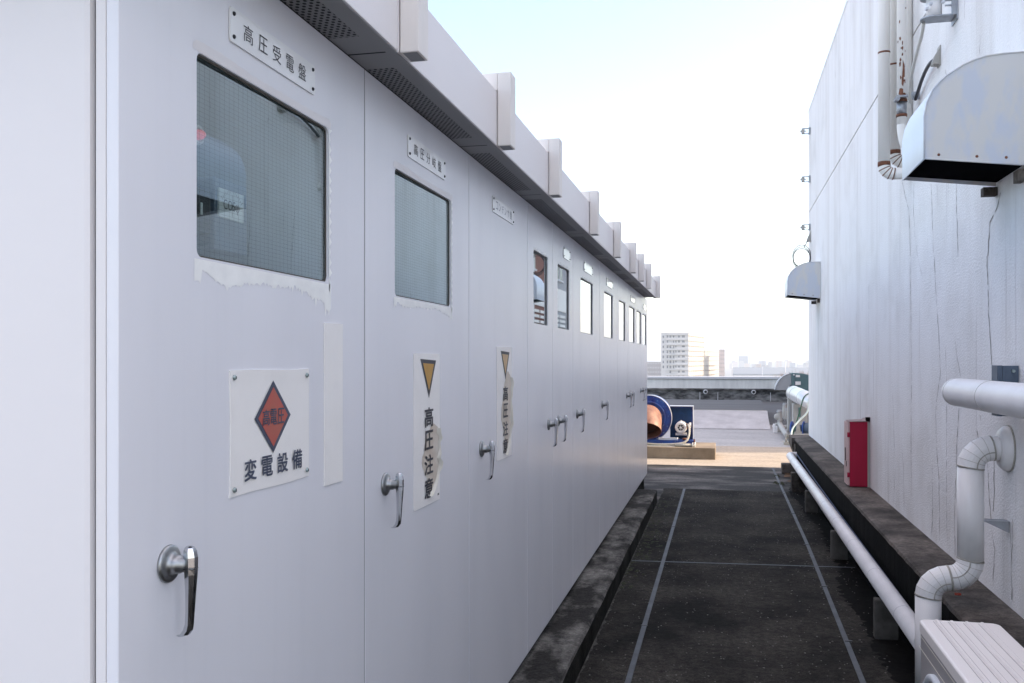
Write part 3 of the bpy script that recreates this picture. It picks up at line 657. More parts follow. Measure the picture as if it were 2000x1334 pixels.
# ------------------------------------------------------------------ warning signs
def screw_at(y, z, x, parent, r=.0052):
    mb = MB(); mb.lathe([(0, .0045), (r*.6, .004), (r, .0015), (r, 0)], (x, y, z), (1, 0, 0), 14)
    mb.box((x+.0042, y-.0004, z-.003), (x+.0047, y+.0012, z+.003), 1); mb.build('screw', ['screw', 'black'], parent)
t = thing('warning_sign', 'white sheet with red diamond lettered 高電圧 and 変電設備 below, four screws', 'warning sign', (XC, 1.69, 1.295))
y0, y1, z0, z1 = 1.527, 1.860, 1.295, 1.531
mb = MB(); NX = 14; G = []
for i in range(NX+1):
    for k in range(9):
        u_, v_ = i/NX, k/8; e = .0012*abs(math.sin(u_*9))*(v_ > .95)+.0008*(u_ < .04)
        G.append((XC+.0018+e, y0+(y1-y0)*u_+.003*math.sin(v_*3.1)*(u_ < .04), z0+(z1-z0)*v_+.0010*math.sin(u_*7)))
mb.add(G, [(i*9+k, (i+1)*9+k, (i+1)*9+k+1, i*9+k+1) for i in range(NX) for k in range(8)], 0)
rim = [G[i*9] for i in range(NX+1)]+[G[NX*9+k] for k in range(1, 9)]+[G[i*9+8] for i in range(NX-1, -1, -1)]+[G[k] for k in range(7, 0, -1)]
mb.add(rim+[(XC+.0002, q[1], q[2]) for q in rim], [(i, (i+1) % len(rim), len(rim)+(i+1) % len(rim), len(rim)+i) for i in range(len(rim))], 0)
mb.build('sheet', 'signwhite', t, recalc=True)
yc, zc, hy, hz = 1.693, 1.436, .076, .0735; xs = XC+.0032
mb = MB(); dia = lambda s, x: [(x, yc-hy*s, zc), (x, yc, zc-hz*s), (x, yc+hy*s, zc), (x, yc, zc+hz*s)]
mb.poly(dia(1, xs), 0); mb.poly(dia(.82, xs+.0006), 1); mb.build('diamond', ['navy', 'red'], t)
for k, ch in enumerate('高電圧'): mb = MB(); put_text(mb, ch, xs+.0014, yc-.046+k*.031, yc-.018+k*.031, zc-.016, zc+.016, .010); mb.build('character', 'navy', t)
a, b = 1.578, 1.822; st = (b-a+.02)/4
for k, ch in enumerate('変電設備'): mb = MB(); put_text(mb, ch, xs+.0008, a+k*st, a+k*st+.045, 1.319, 1.359, .018); mb.build('character', 'navy', t)
for q in ((1.541, 1.518), (1.541, 1.308), (1.846, 1.518), (1.846, 1.310)): screw_at(*q, XC+.003, t)
mb = MB(); mb.prism([(XC+.0004, 1.939, 1.262), (XC+.0004, 2.042, 1.261), (XC+.0004, 2.043, 1.637), (XC+.0004, 1.939, 1.636)], (.0022, 0, 0))
tag(mb.build('blank_label', 'signwhite'), 'blank white vertical plastic strip right of the red diamond sign', 'blank strip')
def vertical_sign(y0, y1, z0, z1, label, tri, worn):
    t = thing('warning_sticker', label, 'warning sticker', (XC, (y0+y1)/2, z0), 'vertical high voltage caution signs')
    W, Ht = y1-y0, z1-z0
    Yf = lambda f: y0+W*f
    Zf = lambda f: z0+Ht*f
    mb = MB(); mb.prism([(XC+.0004, y, z) for y, z in rrect(y0, z0, y1, z1, .006)], (.0022, 0, 0)); mb.build('backing_plate', 'signwhite', t)
    x = XC+.0032
    mb = MB(); T = [(x, Yf(.22), Zf(.965)), (x, Yf(.55), Zf(.705)), (x, Yf(.83), Zf(.955))]
    mb.poly(T, 0); cy = sum(q[1] for q in T)/3; cz = sum(q[2] for q in T)/3
    mb.poly([(x+.0005, cy+(q[1]-cy)*.70, cz+(q[2]-cz)*.70) for q in T], 1); mb.build('triangle', ['ink', tri], t)
    # tan remains of a film over the right side, its edge curling off the plate
    rnd = random.Random(3 if not worn else 5); mb = MB()
    lo, hi = (.055, .53) if not worn else (.03, .78)
    Ls, Rs = [], []
    for k in range(15):
        f = hi+(lo-hi)*k/14; wv = .36+.10*math.sin(k*.7)+rnd.uniform(-.04, .04)
        lft = wv if 1 < k < 13 else .55; rt = (.96+rnd.uniform(-.05, .06)) if k < 11 else .96-.09*(k-10)
        if k == 0: lft, rt = .66, .74
        if k == 1: lft, rt = .58, .92
        Ls.append((XC+.0036, Yf(lft), Zf(f))); Rs.append((XC+.0036, Yf(rt), Zf(f)))
    mb.add(Ls+Rs, [(i, i+1, 15+i+1, 15+i) for i in range(14)], 0)
    O2 = [(XC+.0055+.006*abs(math.sin(k*.55+.5)), q[1]+W*(.0+.035*abs(math.sin(k*.9))), q[2]-.003) for k, q in enumerate(Rs)]
    I2 = [(XC+.0042, q[1]-W*(.03+.04*abs(math.sin(k*.45+1))), q[2]) for k, q in enumerate(Rs)]
    mb.add(I2[1:]+O2[1:], [(i, i+1, 14+i+1, 14+i) for i in range(13)], 1, True)
    mb.build('peeling_film', ['tan', 'cream'], t)
    mb = MB()
    for ch, c in zip('高圧注意', (.580, .427, .266, .110)):
        hh = .063; sh = 0
        mb = MB(); put_text(mb, ch, XC+.0050, Yf(.37), Yf(.69), Zf(c+sh)-Ht*hh, Zf(c+sh)+Ht*hh, .022); mb.build('character', 'ink', t)
    if not worn:
        mb = MB(); mb.box((XC+.0026, Yf(.90), Zf(.032)), (XC+.0029, Yf(.96), Zf(.045))); mb.build('imprint', 'joint', t)
    return t
vertical_sign(2.562, 2.816, 1.103, 1.571, 'tall white sticker lettered 高圧注意 with bright ochre triangle, peeling at its lower right', 'orange', False)
vertical_sign(3.586, 3.846, 1.141, 1.606, 'more worn tall 高圧注意 sticker with pale triangle, farther of the two', 'orange_pale', True)

# ================================================================== CONCRETE PLINTH UNDER THE CABINET
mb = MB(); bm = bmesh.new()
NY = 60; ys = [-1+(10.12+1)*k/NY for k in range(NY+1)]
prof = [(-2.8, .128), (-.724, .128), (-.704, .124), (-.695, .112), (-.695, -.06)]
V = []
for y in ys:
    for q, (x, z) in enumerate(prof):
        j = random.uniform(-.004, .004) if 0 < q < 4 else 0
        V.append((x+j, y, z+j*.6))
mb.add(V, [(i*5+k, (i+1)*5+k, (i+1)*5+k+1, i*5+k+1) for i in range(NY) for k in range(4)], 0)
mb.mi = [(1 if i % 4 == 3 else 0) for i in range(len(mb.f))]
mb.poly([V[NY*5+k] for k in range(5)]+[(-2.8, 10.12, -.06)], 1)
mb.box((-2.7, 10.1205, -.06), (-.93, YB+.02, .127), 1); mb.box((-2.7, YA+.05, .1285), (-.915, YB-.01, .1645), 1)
mb.build('x', ['mossconc', 'shadeface']); pl = bpy.data.objects['x']; pl.name = 'concrete_plinth'
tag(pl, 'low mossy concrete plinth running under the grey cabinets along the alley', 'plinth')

# ================================================================== PENTHOUSE WALL (right) with its ledge
pent = thing('penthouse', 'tall stained white stucco penthouse wall with cracks along the right of the alley', 'building', (4.5, 7, 0))
YE = 13.79; WY0 = .2
mb = MB()
mb.box((XW, WY0, -.06), (7.5, YE, 3.672), 0); mb.box((XW, WY0, 3.686), (7.5, YE, 5.12), 0); mb.box((XW+.012, WY0+.01, 3.6725), (7.4, YE-.01, 3.6855), 1)
mb.box((XW-.004, WY0, 5.121), (7.52, YE+.006, 5.16), 0, .006)
def crack(pts, wd, ox, oy, s, x=XW-.0014):
    P = [onX(ox+px/s, oy+py/s, x) for px, py in pts]; out = []
    for p, q in zip(P, P[1:]):
        n = max(2, int((q-p).length/.022))
        for k in range(n): out.append(p.lerp(q, k/n)+Vector((0, random.gauss(0, .0030), 0)))
    out.append(P[-1]); k = 0
    while k < len(out)-2:
        n = random.randint(5, 16); seg = out[k:k+n+1]
        if len(seg) > 1: mb.ribbon(seg, wd*random.uniform(.32, .70), (1, 0, 0), 1, .75)
        k += n+(random.random() < .3)
s = 2.668
for pts, wd in (([(740, 30), (745, 300), (748, 600), (745, 1000), (748, 1250)], .010), ([(865, 0), (875, 200), (890, 400), (898, 620), (885, 700), (873, 800), (878, 1000), (890, 1150), (893, 1334), (893, 1480)], .011),
    ([(975, 445), (985, 530), (1005, 630)], .007), ([(925, 480), (930, 620), (930, 900), (930, 1334), (935, 1500)], .008), ([(1140, 0), (1145, 150), (1150, 300), (1160, 480), (1168, 580)], .013),
    ([(995, 790), (985, 950), (980, 1150), (970, 1334), (975, 1560)], .010), ([(525, 150), (525, 400), (527, 800)], .009), ([(855, 1090), (857, 1334), (853, 1450)], .009), ([(650, 720), (655, 900), (663, 1100), (655, 1290)], .008),
    ([(695, 950), (705, 1100), (710, 1334)], .008), ([(380, 0), (378, 400), (380, 700)], .007), ([(462, 300), (464, 420)], .006), ([(1105, 830), (1106, 855)], .008), ([(375, 870), (376, 935)], .012), ([(780, 0), (790, 50), (803, 110)], .005)):
    crack(pts, wd, 1500, 500, s)
for pts, wd in (([(700, 950), (710, 1000), (735, 1100), (742, 1334)], .008), ([(760, 960), (758, 1100), (765, 1230), (778, 1334)], .007), ([(850, 960), (855, 1100), (862, 1334)], .008), ([(980, 950), (983, 1100), (990, 1340)], .008),
    ([(1210, 1005), (1195, 1080), (1155, 1160), (1145, 1334)], .013), ([(1105, 180), (1103, 280)], .006), ([(880, 960), (886, 1080)], .005), ([(1025, 0), (1023, 95)], .007), ([(925, 360), (930, 395)], .007), ([(380, 300), (382, 560)], .008), ([(350, 375), (353, 405)], .016)):
    crack(pts, wd, 1500, 0, s)
for pts, wd in (([(1277, 480), (1268, 700), (1270, 900)], .010), ([(1263, 510), (1268, 690)], .006), ([(1145, 190), (1150, 330), (1162, 480)], .014), ([(1178, 180), (1180, 330), (1172, 440)], .012), ([(1165, 540), (1182, 640), (1172, 800)], .012), ([(1090, 20), (1095, 60)], .010)):
    crack(pts, wd, 1500, 834, s)
mb.build('wall', ['wall', 'crack'], pent)
mb = MB(); mb.box((2.0, .5, 5.0), (7.3, 13.3, 5.05)); mb.build('roof', 'roof', pent)
# concrete ledge along the wall foot
mb = MB(); NY = 160; ys = [.2+(13.2-.2)*k/NY for k in range(NY+1)]
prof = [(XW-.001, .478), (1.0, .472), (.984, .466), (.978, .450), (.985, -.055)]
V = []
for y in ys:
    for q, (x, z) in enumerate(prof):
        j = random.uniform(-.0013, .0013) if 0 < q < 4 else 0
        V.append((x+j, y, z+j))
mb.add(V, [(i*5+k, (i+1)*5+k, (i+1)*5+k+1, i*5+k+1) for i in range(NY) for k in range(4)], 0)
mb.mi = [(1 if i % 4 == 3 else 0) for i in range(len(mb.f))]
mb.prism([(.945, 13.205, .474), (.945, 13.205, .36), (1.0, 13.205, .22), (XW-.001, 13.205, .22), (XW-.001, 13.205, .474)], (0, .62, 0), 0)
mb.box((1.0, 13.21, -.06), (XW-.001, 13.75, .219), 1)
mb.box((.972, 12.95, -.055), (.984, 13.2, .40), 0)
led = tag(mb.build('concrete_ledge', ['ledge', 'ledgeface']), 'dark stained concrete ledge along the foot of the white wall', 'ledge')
mb = MB(); mb.tube(smooth_path([(.965, 12.6, .31), (.966, 11, .285), (.964, 9, .265), (.966, 7, .25), (.965, 5, .24)]), .007, 8, 0)
tag(mb.build('blue_cable', 'bluewire'), 'thin dark blue cable along the shaded face of the ledge', 'cable')

# ------------------------------------------------------------------ vent hoods
def vent_hood(y0, y1, label, dx=0):
    t = thing('vent_hood', label, 'vent hood', (XW, (y0+y1)/2, 2.345), 'weather hoods on the white wall')
    pf = [(.8195, 2.389), (.8185, 2.50), (.8185, 2.563), (.829, 2.621), (.852, 2.673), (.878, 2.704), (.905, 2.728), (.966, 2.767), (1.010, 2.785), (1.053, 2.797), (1.12, 2.803), (XW-.002, 2.803)]
    end = [(x, y0, z) for x, z in pf]+[(XW-.002, y0, 2.342)]
    mb = MB(); mb.prism([(x, y1, z) for x, _, z in end], (0, -.003, 0), 0); mb.build('side_cheek', 'hood', t)
    mb = MB(); mb.prism(end, (0, .003, 0), 0)
    for sx, sz in ((.875, 2.402), (1.02, 2.388), (1.13, 2.378)):
        mb.lathe([(0, .003), (.005, .0022), (.006, 0)], (sx, y0, sz), (0, -1, 0), 12, 1)
    mb.tube([(x, y0-.001, z) for x, z in pf], .0035, 6, 0)
    mb.tube([(pf[0][0], y0-.001, pf[0][1]), (XW-.004, y0-.001, 2.342)], .0035, 6, 0)
    mb.build('side_cheek', ['hood', 'rust'], t)
    mb = MB(); k = len(pf); A = [(x-.0015, y0, z+.0015) for x, z in pf]; B = [(x-.0015, y1, z+.0015) for x, z in pf]
    A2 = [(x+.002, y0, z-.003) for x, z in pf]; B2 = [(x+.002, y1, z-.003) for x, z in pf]
    mb.add(A+B, [(i, i+1, k+i+1, k+i) for i in range(k-1)], 0, True); mb.add(A2+B2, [(i, i+1, k+i+1, k+i) for i in range(k-1)], 1, True)
    mb.add([A[0], B[0], B2[0], A2[0]], [(0, 1, 2, 3)], 0)
    mb.tube([(pf[0][0], y0, pf[0][1]), (pf[0][0], y1, pf[0][1])], .004, 6, 0)
    mb.build('curved_cover', ['hoodlight', 'void'], t)
    mb = MB(); mb.prism([(XW-.006, y0+.004, 2.36), (XW-.006, y1-.004, 2.36), (XW-.006, y1-.004, 2.79), (XW-.006, y0+.004, 2.79)], (.004, 0, 0))
    mb.add([(.823, y0+.004, 2.404), (XW-.006, y0+.004, 2.360), (XW-.006, y1-.004, 2.360), (.823, y1-.004, 2.404)], [(0, 1, 2, 3)])
    mb.build('throat', 'void', t)
    mb = MB(); mb.box((XW-.06, y1-.02, 2.30), (XW-.002, y1+.03, 2.338)); mb.build('wall_cleat', 'ledge', t); mb = MB(); mb.box((XW-.03, y0+.05, 2.29), (XW-.002, y0+.12, 2.338)); mb.build('wall_cleat', 'ledge', t)
    return t
vent_hood(4.074, 4.54, 'large blue-grey quarter-round vent hood with black opening at the upper right')
vent_hood(12.15, 12.70, 'small far quarter-round vent hood near the end of the white wall')

# ------------------------------------------------------------------ painted pipes running down the wall
def seg_elbow(mb, c, r_bend, r, a0, a1, ex, ey, n=5, mi=0, band=None):
    pts = arc(c, r_bend, a0, a1, ex, ey, n)
    mb.tube(pts, r, 18, mi, caps=True, smooth=False)
    if band is not None:
        for q in range(n+1):
            p = pts[q]; d = (pts[min(q+1, n)]-pts[max(q-1, 0)]).normalized()
            mb.cyl(p-d*.003, p+d*.003, r*1.025, n=18, mi=band)
    return pts
def drop_pipe(name, x, y, zb, r, label, mats, elbow_mi=0, bandz=()):
    t = thing(name, label, 'pipe', (x, y, zb), 'painted pipes down the white wall')
    mb = MB(); mb.cyl((x, y, zb), (x, y, 5.6), r, n=22)
    for z in bandz: mb.cyl((x, y, z), (x, y, z+.012), r*1.02, n=22, mi=1)
    mb.build('pipe_run', mats, t)
    mb = MB(); seg_elbow(mb, (x+r*1.55, y, zb), r*1.55, r*1.03, math.pi, math.pi*1.5, (1, 0, 0), (0, 0, 1), 4, 0, 1)
    mb.cyl((x, y, zb-.004), (x, y, zb+.022), r*1.06, n=22, mi=1)
    mb.cyl((x+r*1.5, y, zb-r*1.55), (XW+.02, y, zb-r*1.55), r, n=18); mb.build('elbow', ['pipecream', 'rust'], t)
    return t
drop_pipe('drop_pipe', 1.049, 6.45, 2.845, .038, 'leftmost cream pipe on the white wall, ending in a rust-ringed elbow', ['pipecream', 'rust'], bandz=(3.585,))
drop_pipe('drop_pipe', 1.130, 6.55, 2.94, .038, 'cream pipe second from left, half hidden behind the rust-spotted pipe', ['pipecream', 'rust'], bandz=(3.53,))
t = thing('drop_pipe', 'thin pipe with flaking rust patches clamped above the big vent hood', 'pipe', (1.122, 6.25, 2.95), 'painted pipes down the white wall')
mb = MB(); px_, py_ = 1.122, 6.25
mb.cyl((px_, py_, 3.06), (px_, py_, 5.6), .029, n=20)
rg = random.Random(9)
def scab(z, ang, hz, ha):
    n = 9; P = []
    for k in range(n):
        q = 6.283*k/n; f = rg.uniform(.55, 1.15); a_ = ang+ha*f*math.cos(q); P.append((px_+.0297*math.cos(a_), py_+.0297*math.sin(a_), z+hz*f*math.sin(q)))
    c0 = (px_+.0298*math.cos(ang), py_+.0298*math.sin(ang), z); mb.add(P+[c0], [(k, (k+1) % n, n) for k in range(n)], 1)
for z, ang, hz, ha in ((3.40, -1.35, .075, .35), (3.33, -1.5, .05, .28), (3.26, -1.9, .03, .55), (3.245, -1.2, .02, .5), (3.47, -2.0, .016, .2), (3.50, -1.6, .012, .25), (3.44, -2.1, .02, .22)): scab(z, ang, hz, ha)
for k in range(26): scab(rg.uniform(3.3, 4.6), rg.uniform(-2.7, -.6), rg.uniform(.005, .018), rg.uniform(.08, .25))
mb.build('pipe_run', ['pipecream', 'rust'], t)
mb = MB(); mb.cyl((px_, py_, 3.125), (px_, py_, 3.205), .0305, n=20); mb.build('bare_coupling', 'steel', t)
mb = MB(); mb.cyl((px_, py_, 3.108), (px_, py_, 3.126), .0335, n=20, mi=0); mb.cyl((px_, py_, 3.204), (px_, py_, 3.222), .034, n=20, mi=0); mb.build('clamp', 'rust', t)
mb = MB(); mb.tube(smooth_path([(px_, py_, 3.108), (px_+.001, py_, 3.02), (px_+.02, py_, 2.93), (px_+.07, py_, 2.86), (XW+.02, py_, 2.83)], 5), .028, 18); mb.build('elbow', 'pipecream', t)
mb = MB(); mb.box((px_-.04, py_-.055, 3.224), (XW-.002, py_-.033, 3.236)); mb.box((px_+.03, py_-.05, 3.205), (XW-.002, py_-.042, 3.255)); mb.cyl((px_-.035, py_-.06, 3.215), (px_-.035, py_-.01, 3.215), .016, n=12)
tag(mb.build('pipe_clamp', 'steel'), 'small steel clamp arm holding the rust-spotted pipe to the wall', 'clamp')
mb = MB(); mb.cyl((1.185, 6.42, 2.95), (1.185, 6.42, 5.6), .030, n=18)
tag(mb.build('wall_conduit', 'pipecream'), 'pale conduit close to the wall behind the rust-spotted pipe', 'conduit')

# ------------------------------------------------------------------ mast bracket, cables and conduit heads
t = thing('mast_bracket', 'galvanised bracket holding a short pole stub, at the top right of the white wall', 'bracket', (XW, 5.29, 3.37))
mb = MB()
for z in (3.385, 3.497):
    A = [(XW-.004, 5.235, z), (XW-.004, 5.345, z)]+[q for q in arc((1.10, 5.29, z), .058, R(70), R(290), (1, 0, 0), (0, 1, 0), 10)]
    mb.prism(A, (0, 0, .006))
mb.box((XW-.008, 5.23, 3.36), (XW-.0015, 5.35, 3.66)); mb.box((XW-.03, 5.235, 3.385), (XW-.008, 5.24, 3.50)); mb.build('saddle', 'steel', t)
mb = MB(); mb.cyl((1.112, 5.29, 3.3925), (1.112, 5.29, 3.496), .040, n=24); mb.cyl((1.112, 5.29, 3.505), (1.112, 5.29, 5.2), .036, n=24); mb.build('pole', 'pipegrey', t)
mb = MB()
for x, z, l in ((1.085, 3.45, .055), (1.145, 3.455, .05)): mb.cyl((x, 5.24, z), (x, 5.24-.02, z), .006, n=8); mb.cyl((x, 5.235, z), (x, 5.228, z), .011, n=6)
mb.cyl((1.165, 5.28, 3.452), (1.216, 5.28, 3.452), .005, n=8); mb.cyl((1.195, 5.28, 3.452), (1.203, 5.28, 3.452), .012, n=6); mb.cyl((1.075, 5.25, 3.43), (1.06, 5.25, 3.43), .009, n=6)
mb.build('bolts', 'rimwhite', t)
mb = MB(); P = [onY(1804, 46, 5.32), onY(1800, 70, 5.4), onY(1789, 110, 5.6), onY(1779, 155, 5.9), onY(1777, 185, 6.1), onY(1779, 200, 6.2)]
mb.tube(smooth_path(P), .0095, 10); tag(mb.build('cable', 'cablegrey'), 'grey cable curving down from the pole bracket to the clamp', 'cable')
mb = MB(); P = [onY(1827, 117, 5.66), onY(1818, 122, 5.72), onY(1808, 138, 5.85), onY(1799, 160, 6.0), onY(1791, 185, 6.15), onY(1788, 194, 6.2)]
mb.tube(smooth_path(P), .0105, 10); tag(mb.build('cable', 'cableblack'), 'thick black cable leaving the metal cable cowl on the wall', 'cable')
def cowl(y, z, label, s=1.0):
    mb = MB(); P = [(XW-.002, y, z-.055*s), (XW-.055*s, y, z-.05*s), (XW-.062*s, y, z-.03*s), (XW-.045*s, y, z+.02*s), (XW-.002, y, z+.09*s)]
    mb.prism([(a, y-.045*s, c) for a, _, c in P], (0, .09*s, 0)); mb.prism([(XW-.0065, y-.055*s, z-.065*s), (XW-.0065, y+.055*s, z-.065*s), (XW-.0065, y+.055*s, z+.10*s), (XW-.0065, y-.055*s, z+.10*s)], (.005, 0, 0))
    mb.cyl((XW-.05*s, y, z-.06*s), (XW-.05*s, y, z-.048*s), .02*s, n=12)
    return tag(mb.build('cable_cowl', 'machgrey'), label, 'cable cowl', 'cable entry cowls on the white wall')
cowl(5.66, 3.285, 'grey cable entry cowl above the big vent hood', .68)
cowl(13.45, 3.275, 'far cable entry cowl above the coiled black wire', .9)
mb = MB(); base = onY(1578, 470, 13.4); c_ = onY(1566, 500, 13.4)
P = smooth_path([base, onY(1573, 478, 13.4), onY(1570, 483, 13.4)], 4)
mb.tube(P, .006, 6)
for q in range(3):
    rr = (.125, .115, .12)[q]; rz = (.155, .15, .145)[q]
    mb.tube([c_+Vector((rr*math.sin(2*math.pi*k/28+q*.3)*1.0, .012*q+.03*math.sin(2*math.pi*k/28), rz*math.cos(2*math.pi*k/28+q*.3)-.02*q)) for k in range(29)], .0055, 6)
tag(mb.build('coiled_wire', 'cableblack'), 'loop of thin black wire hanging above the far vent hood', 'wire')
for z, lb in ((4.795, 'topmost'), (4.115, 'middle'), (3.435, 'lowest')):
    t = thing('pipe_bracket', f'{lb} of three small steel pipe brackets at the far wall corner', 'bracket', (XW, 13.5, z), 'steel brackets at the wall corner')
    mb = MB(); mb.box((1.195, 13.47, z-.045), (XW-.001, 13.53, z+.045)); mb.box((1.135, 13.485, z+.034), (1.195, 13.515, z+.042)); mb.box((1.135, 13.485, z-.042), (1.195, 13.515, z-.034)); mb.build('arm', 'steel', t)
    mb = MB(); mb.box((1.10, 13.46, z-.036), (1.138, 13.54, z+.036), 0, .004); mb.cyl((1.138, 13.5, z), (1.165, 13.5, z), .008, n=8); mb.cyl((1.082, 13.5, z), (1.10, 13.5, z), .012, n=8); mb.build('clamp_block', 'machgrey', t)

# ------------------------------------------------------------------ jacketed pipes at the wall foot
PX, PZ, PR = .89, .270, .0485
t = thing('jacketed_pipe', 'long white jacketed pipe running low along the dark ledge', 'pipe', (PX, 8, PZ))
mb = MB(); mb.cyl((PX, 4.42, PZ), (PX, 12.74, PZ), PR, n=26); mb.build('pipe_run', 'pipewhite', t)
mb = MB(); seg_elbow(mb, (PX+.075, 12.74, PZ), .075, PR*1.01, math.pi, math.pi/2, (1, 0, 0), (0, 1, 0), 4, 0)
mb.cyl((PX+.07, 12.815, PZ), (.99, 12.815, PZ), PR, n=22); mb.cyl((.985, 12.815, PZ), (1.02, 12.815, PZ), PR*1.1, n=20, mi=1); mb.build('elbow', ['pipewhite', 'black'], t)
mb = MB()
for y in (4.9, 5.75, 6.65, 7.55, 8.4, 9.3, 10.2, 11.1, 12.0): mb.cyl((PX, y, PZ), (PX, y+.004, PZ), PR*1.012, n=26)
mb.build('seams', mat('jacket_seam', (.42, .44, .47), .5, var=.1), t)
for y, xo, w_, hz in ((13.05, -.05, .20, .20), (11.3, -.03, .13, .215), (9.75, -.03, .07, .20), (7.5, -.035, .07, .20), (5.42, -.035, .075, .20)):
    mb = MB(); x0 = PX+xo-w_*.5; wide = w_ > .1
    if y == 13.05: mb.box((.80, 13.02, -.004), (.98, 13.20, .13), 0, .01); lab = 'dark squat concrete block by the elbow at the far end of the white pipe'
    elif y == 11.3: mb.box((.80, 11.24, -.004), (.96, 11.36, .221), 0, .008); lab = 'pale-edged concrete block under the white pipe, second from its far end'
    else:
        mb.box((.828, y-.035, 0), (.952, y+.035, .2215), 0, .010)
        lab = {9.75: 'squared concrete block under the white pipe, third from its far end', 7.5: 'small concrete block under the middle of the white pipe', 5.42: 'squared concrete block under the white pipe nearest the outdoor unit'}[y]
    tag(mb.build('pipe_support', 'ledge' if wide else mat('grey_concrete', (.13, .125, .115), .9, var=.2, scale=14, bump=.3, spec=.1)), lab, 'pipe support', 'concrete supports under the white pipe')

t = thing('riser_pipe', 'thick grey jacketed pipe stepping up from the ledge into a flange on the wall', 'pipe', (.95, 4.35, .1))
RY, RR = 4.36, .054; xa, xb = .893, 1.066; zm = .588; zt_ = 1.165; rb = .085
mb = MB(); mb.cyl((xa, RY, .06), (xa, RY, zm-rb), RR, n=26); mb.build('lower_run', 'pipegrey', t)
mb = MB(); mb.cyl((xb, RY, zm+rb), (xb, RY, zt_-rb), RR, n=26); mb.build('upper_run', 'pipegrey', t)
def elbow(c, a0, a1):
    mb = MB(); pts = arc(c, rb, R(a0), R(a1), (1, 0, 0), (0, 0, 1), 5); mb.tube(pts, RR*1.02, 24, 0, smooth=False)
    for q in (pts[0], pts[-1]):
        d = (pts[1]-pts[0]).normalized() if q is pts[0] else (pts[-1]-pts[-2]).normalized(); mb.cyl(q-d*.003, q+d*.003, RR*1.045, n=24, mi=1)
    for q in range(1, 5):
        d = (pts[q+1]-pts[q-1]).normalized(); mb.cyl(pts[q]-d*.0008, pts[q]+d*.0008, RR*1.027, n=24, mi=1)
    # raised gore seam that curves along the inside of the bend, on the near side
    rs = rb-RR*.25; off = math.sqrt(max(0, (RR*1.02)**2-(RR*.25)**2))
    for sgn in (-1, 1):
        mb.tube([Vector((p.x, RY+sgn*off*.985, p.z)) for p in arc(c, rs, R(a0), R(a1), (1, 0, 0), (0, 0, 1), 12)], .003, 6, 1)
    return mb.build('elbow', ['pipegrey', 'band'], t)
elbow((xa+rb, RY, zm-rb), 180, 90)
elbow((xb-rb, RY, zm+rb), 270, 360)
elbow((xb+rb, RY, zt_-rb), 180, 90)
mb = MB(); mb.cyl((xa+rb, RY, zm), (xb-rb, RY, zm), RR, n=26) if xb-rb > xa+rb else None
if mb.v: mb.build('cross_run', 'pipegrey', t)
mb = MB(); mb.cyl((xb+rb-.002, RY, zt_), (XW-.03, RY, zt_), RR, n=26); mb.build('wall_stub', 'pipegrey', t)
mb = MB(); mb.lathe([(RR, -.012), (.080, -.008), (.098, .010), (.100, .022), (.100, .028), (.0, .028)], (XW-.030, RY, zt_), (1, 0, 0), 36)
mb.lathe([(.1005, .022), (.1025, .022), (.1025, .029), (.1005, .029)], (XW-.030, RY, zt_), (1, 0, 0), 36, 1); mb.build('flange', ['pipegrey', 'band'], t)
mb = MB()
mb.box((xb+.02, RY+RR*.9, .836), (XW-.002, RY+RR*.9+.004, .848)); mb.box((xb+.05, RY-.02, .845), (XW-.002, RY+.028, .850)); mb.prism([(XW-.004, RY-.018, .80), (XW-.004, RY-.018, .845), (xb+.055, RY-.018, .845)], (0, .003, 0)); mb.build('stay', 'steel', t)
mb = MB(); mb.cyl((.995, RY-.03, zm-RR-.008), (1.02, RY-.03, zm-RR-.008), .006, n=8); mb.build('drain_plug', mat('red_plastic', (.35, .05, .03), .5), t)

t = thing('jacketed_pipe', 'fat grey jacketed pipe with a rounded end running along the wall at right', 'pipe', (1.05, 3, 1.405))
WX, WZ, WR = 1.052, 1.405, .064
mb = MB(); mb.cyl((WX, .6, WZ), (WX, 4.52, WZ), WR, n=30, caps=False); mb.build('pipe_run', 'pipewhite', t)
mb = MB(); mb.lathe([(WR*1.01, 0), (WR*1.01, .022), (WR*.96, .040), (WR*.80, .055), (WR*.5, .066), (0, .070)], (WX, 4.52, WZ), (0, 1, 0), 30); mb.build('end_cap', 'pipewhite', t)
mb = MB()
for y in (4.518, 3.98, 3.1, 2.2): mb.cyl((WX, y, WZ), (WX, y+.0025, WZ), WR*1.014, n=30)
mb.build('seams', 'band', t)
t = thing('wall_bracket', 'dark blue-grey steel channel bracket behind the fat wall pipe', 'bracket', (XW, 4.24, 1.3))
mb = MB(); mb.box((1.155, 4.215, 1.315), (XW-.003, 4.224, 1.528)); mb.box((1.135, 4.216, 1.314), (1.154, 4.30, 1.529)); mb.build('channel', mat('blue_grey_steel', (.10, .135, .185), .5, .3, var=.12, scale=12), t)
mb = MB(); mb.cyl((1.195, 4.214, 1.505), (1.195, 4.202, 1.505), .007, n=6); mb.cyl((1.195, 4.214, 1.345), (1.195, 4.202, 1.345), .007, n=6); mb.build('bolt', 'screw', t)

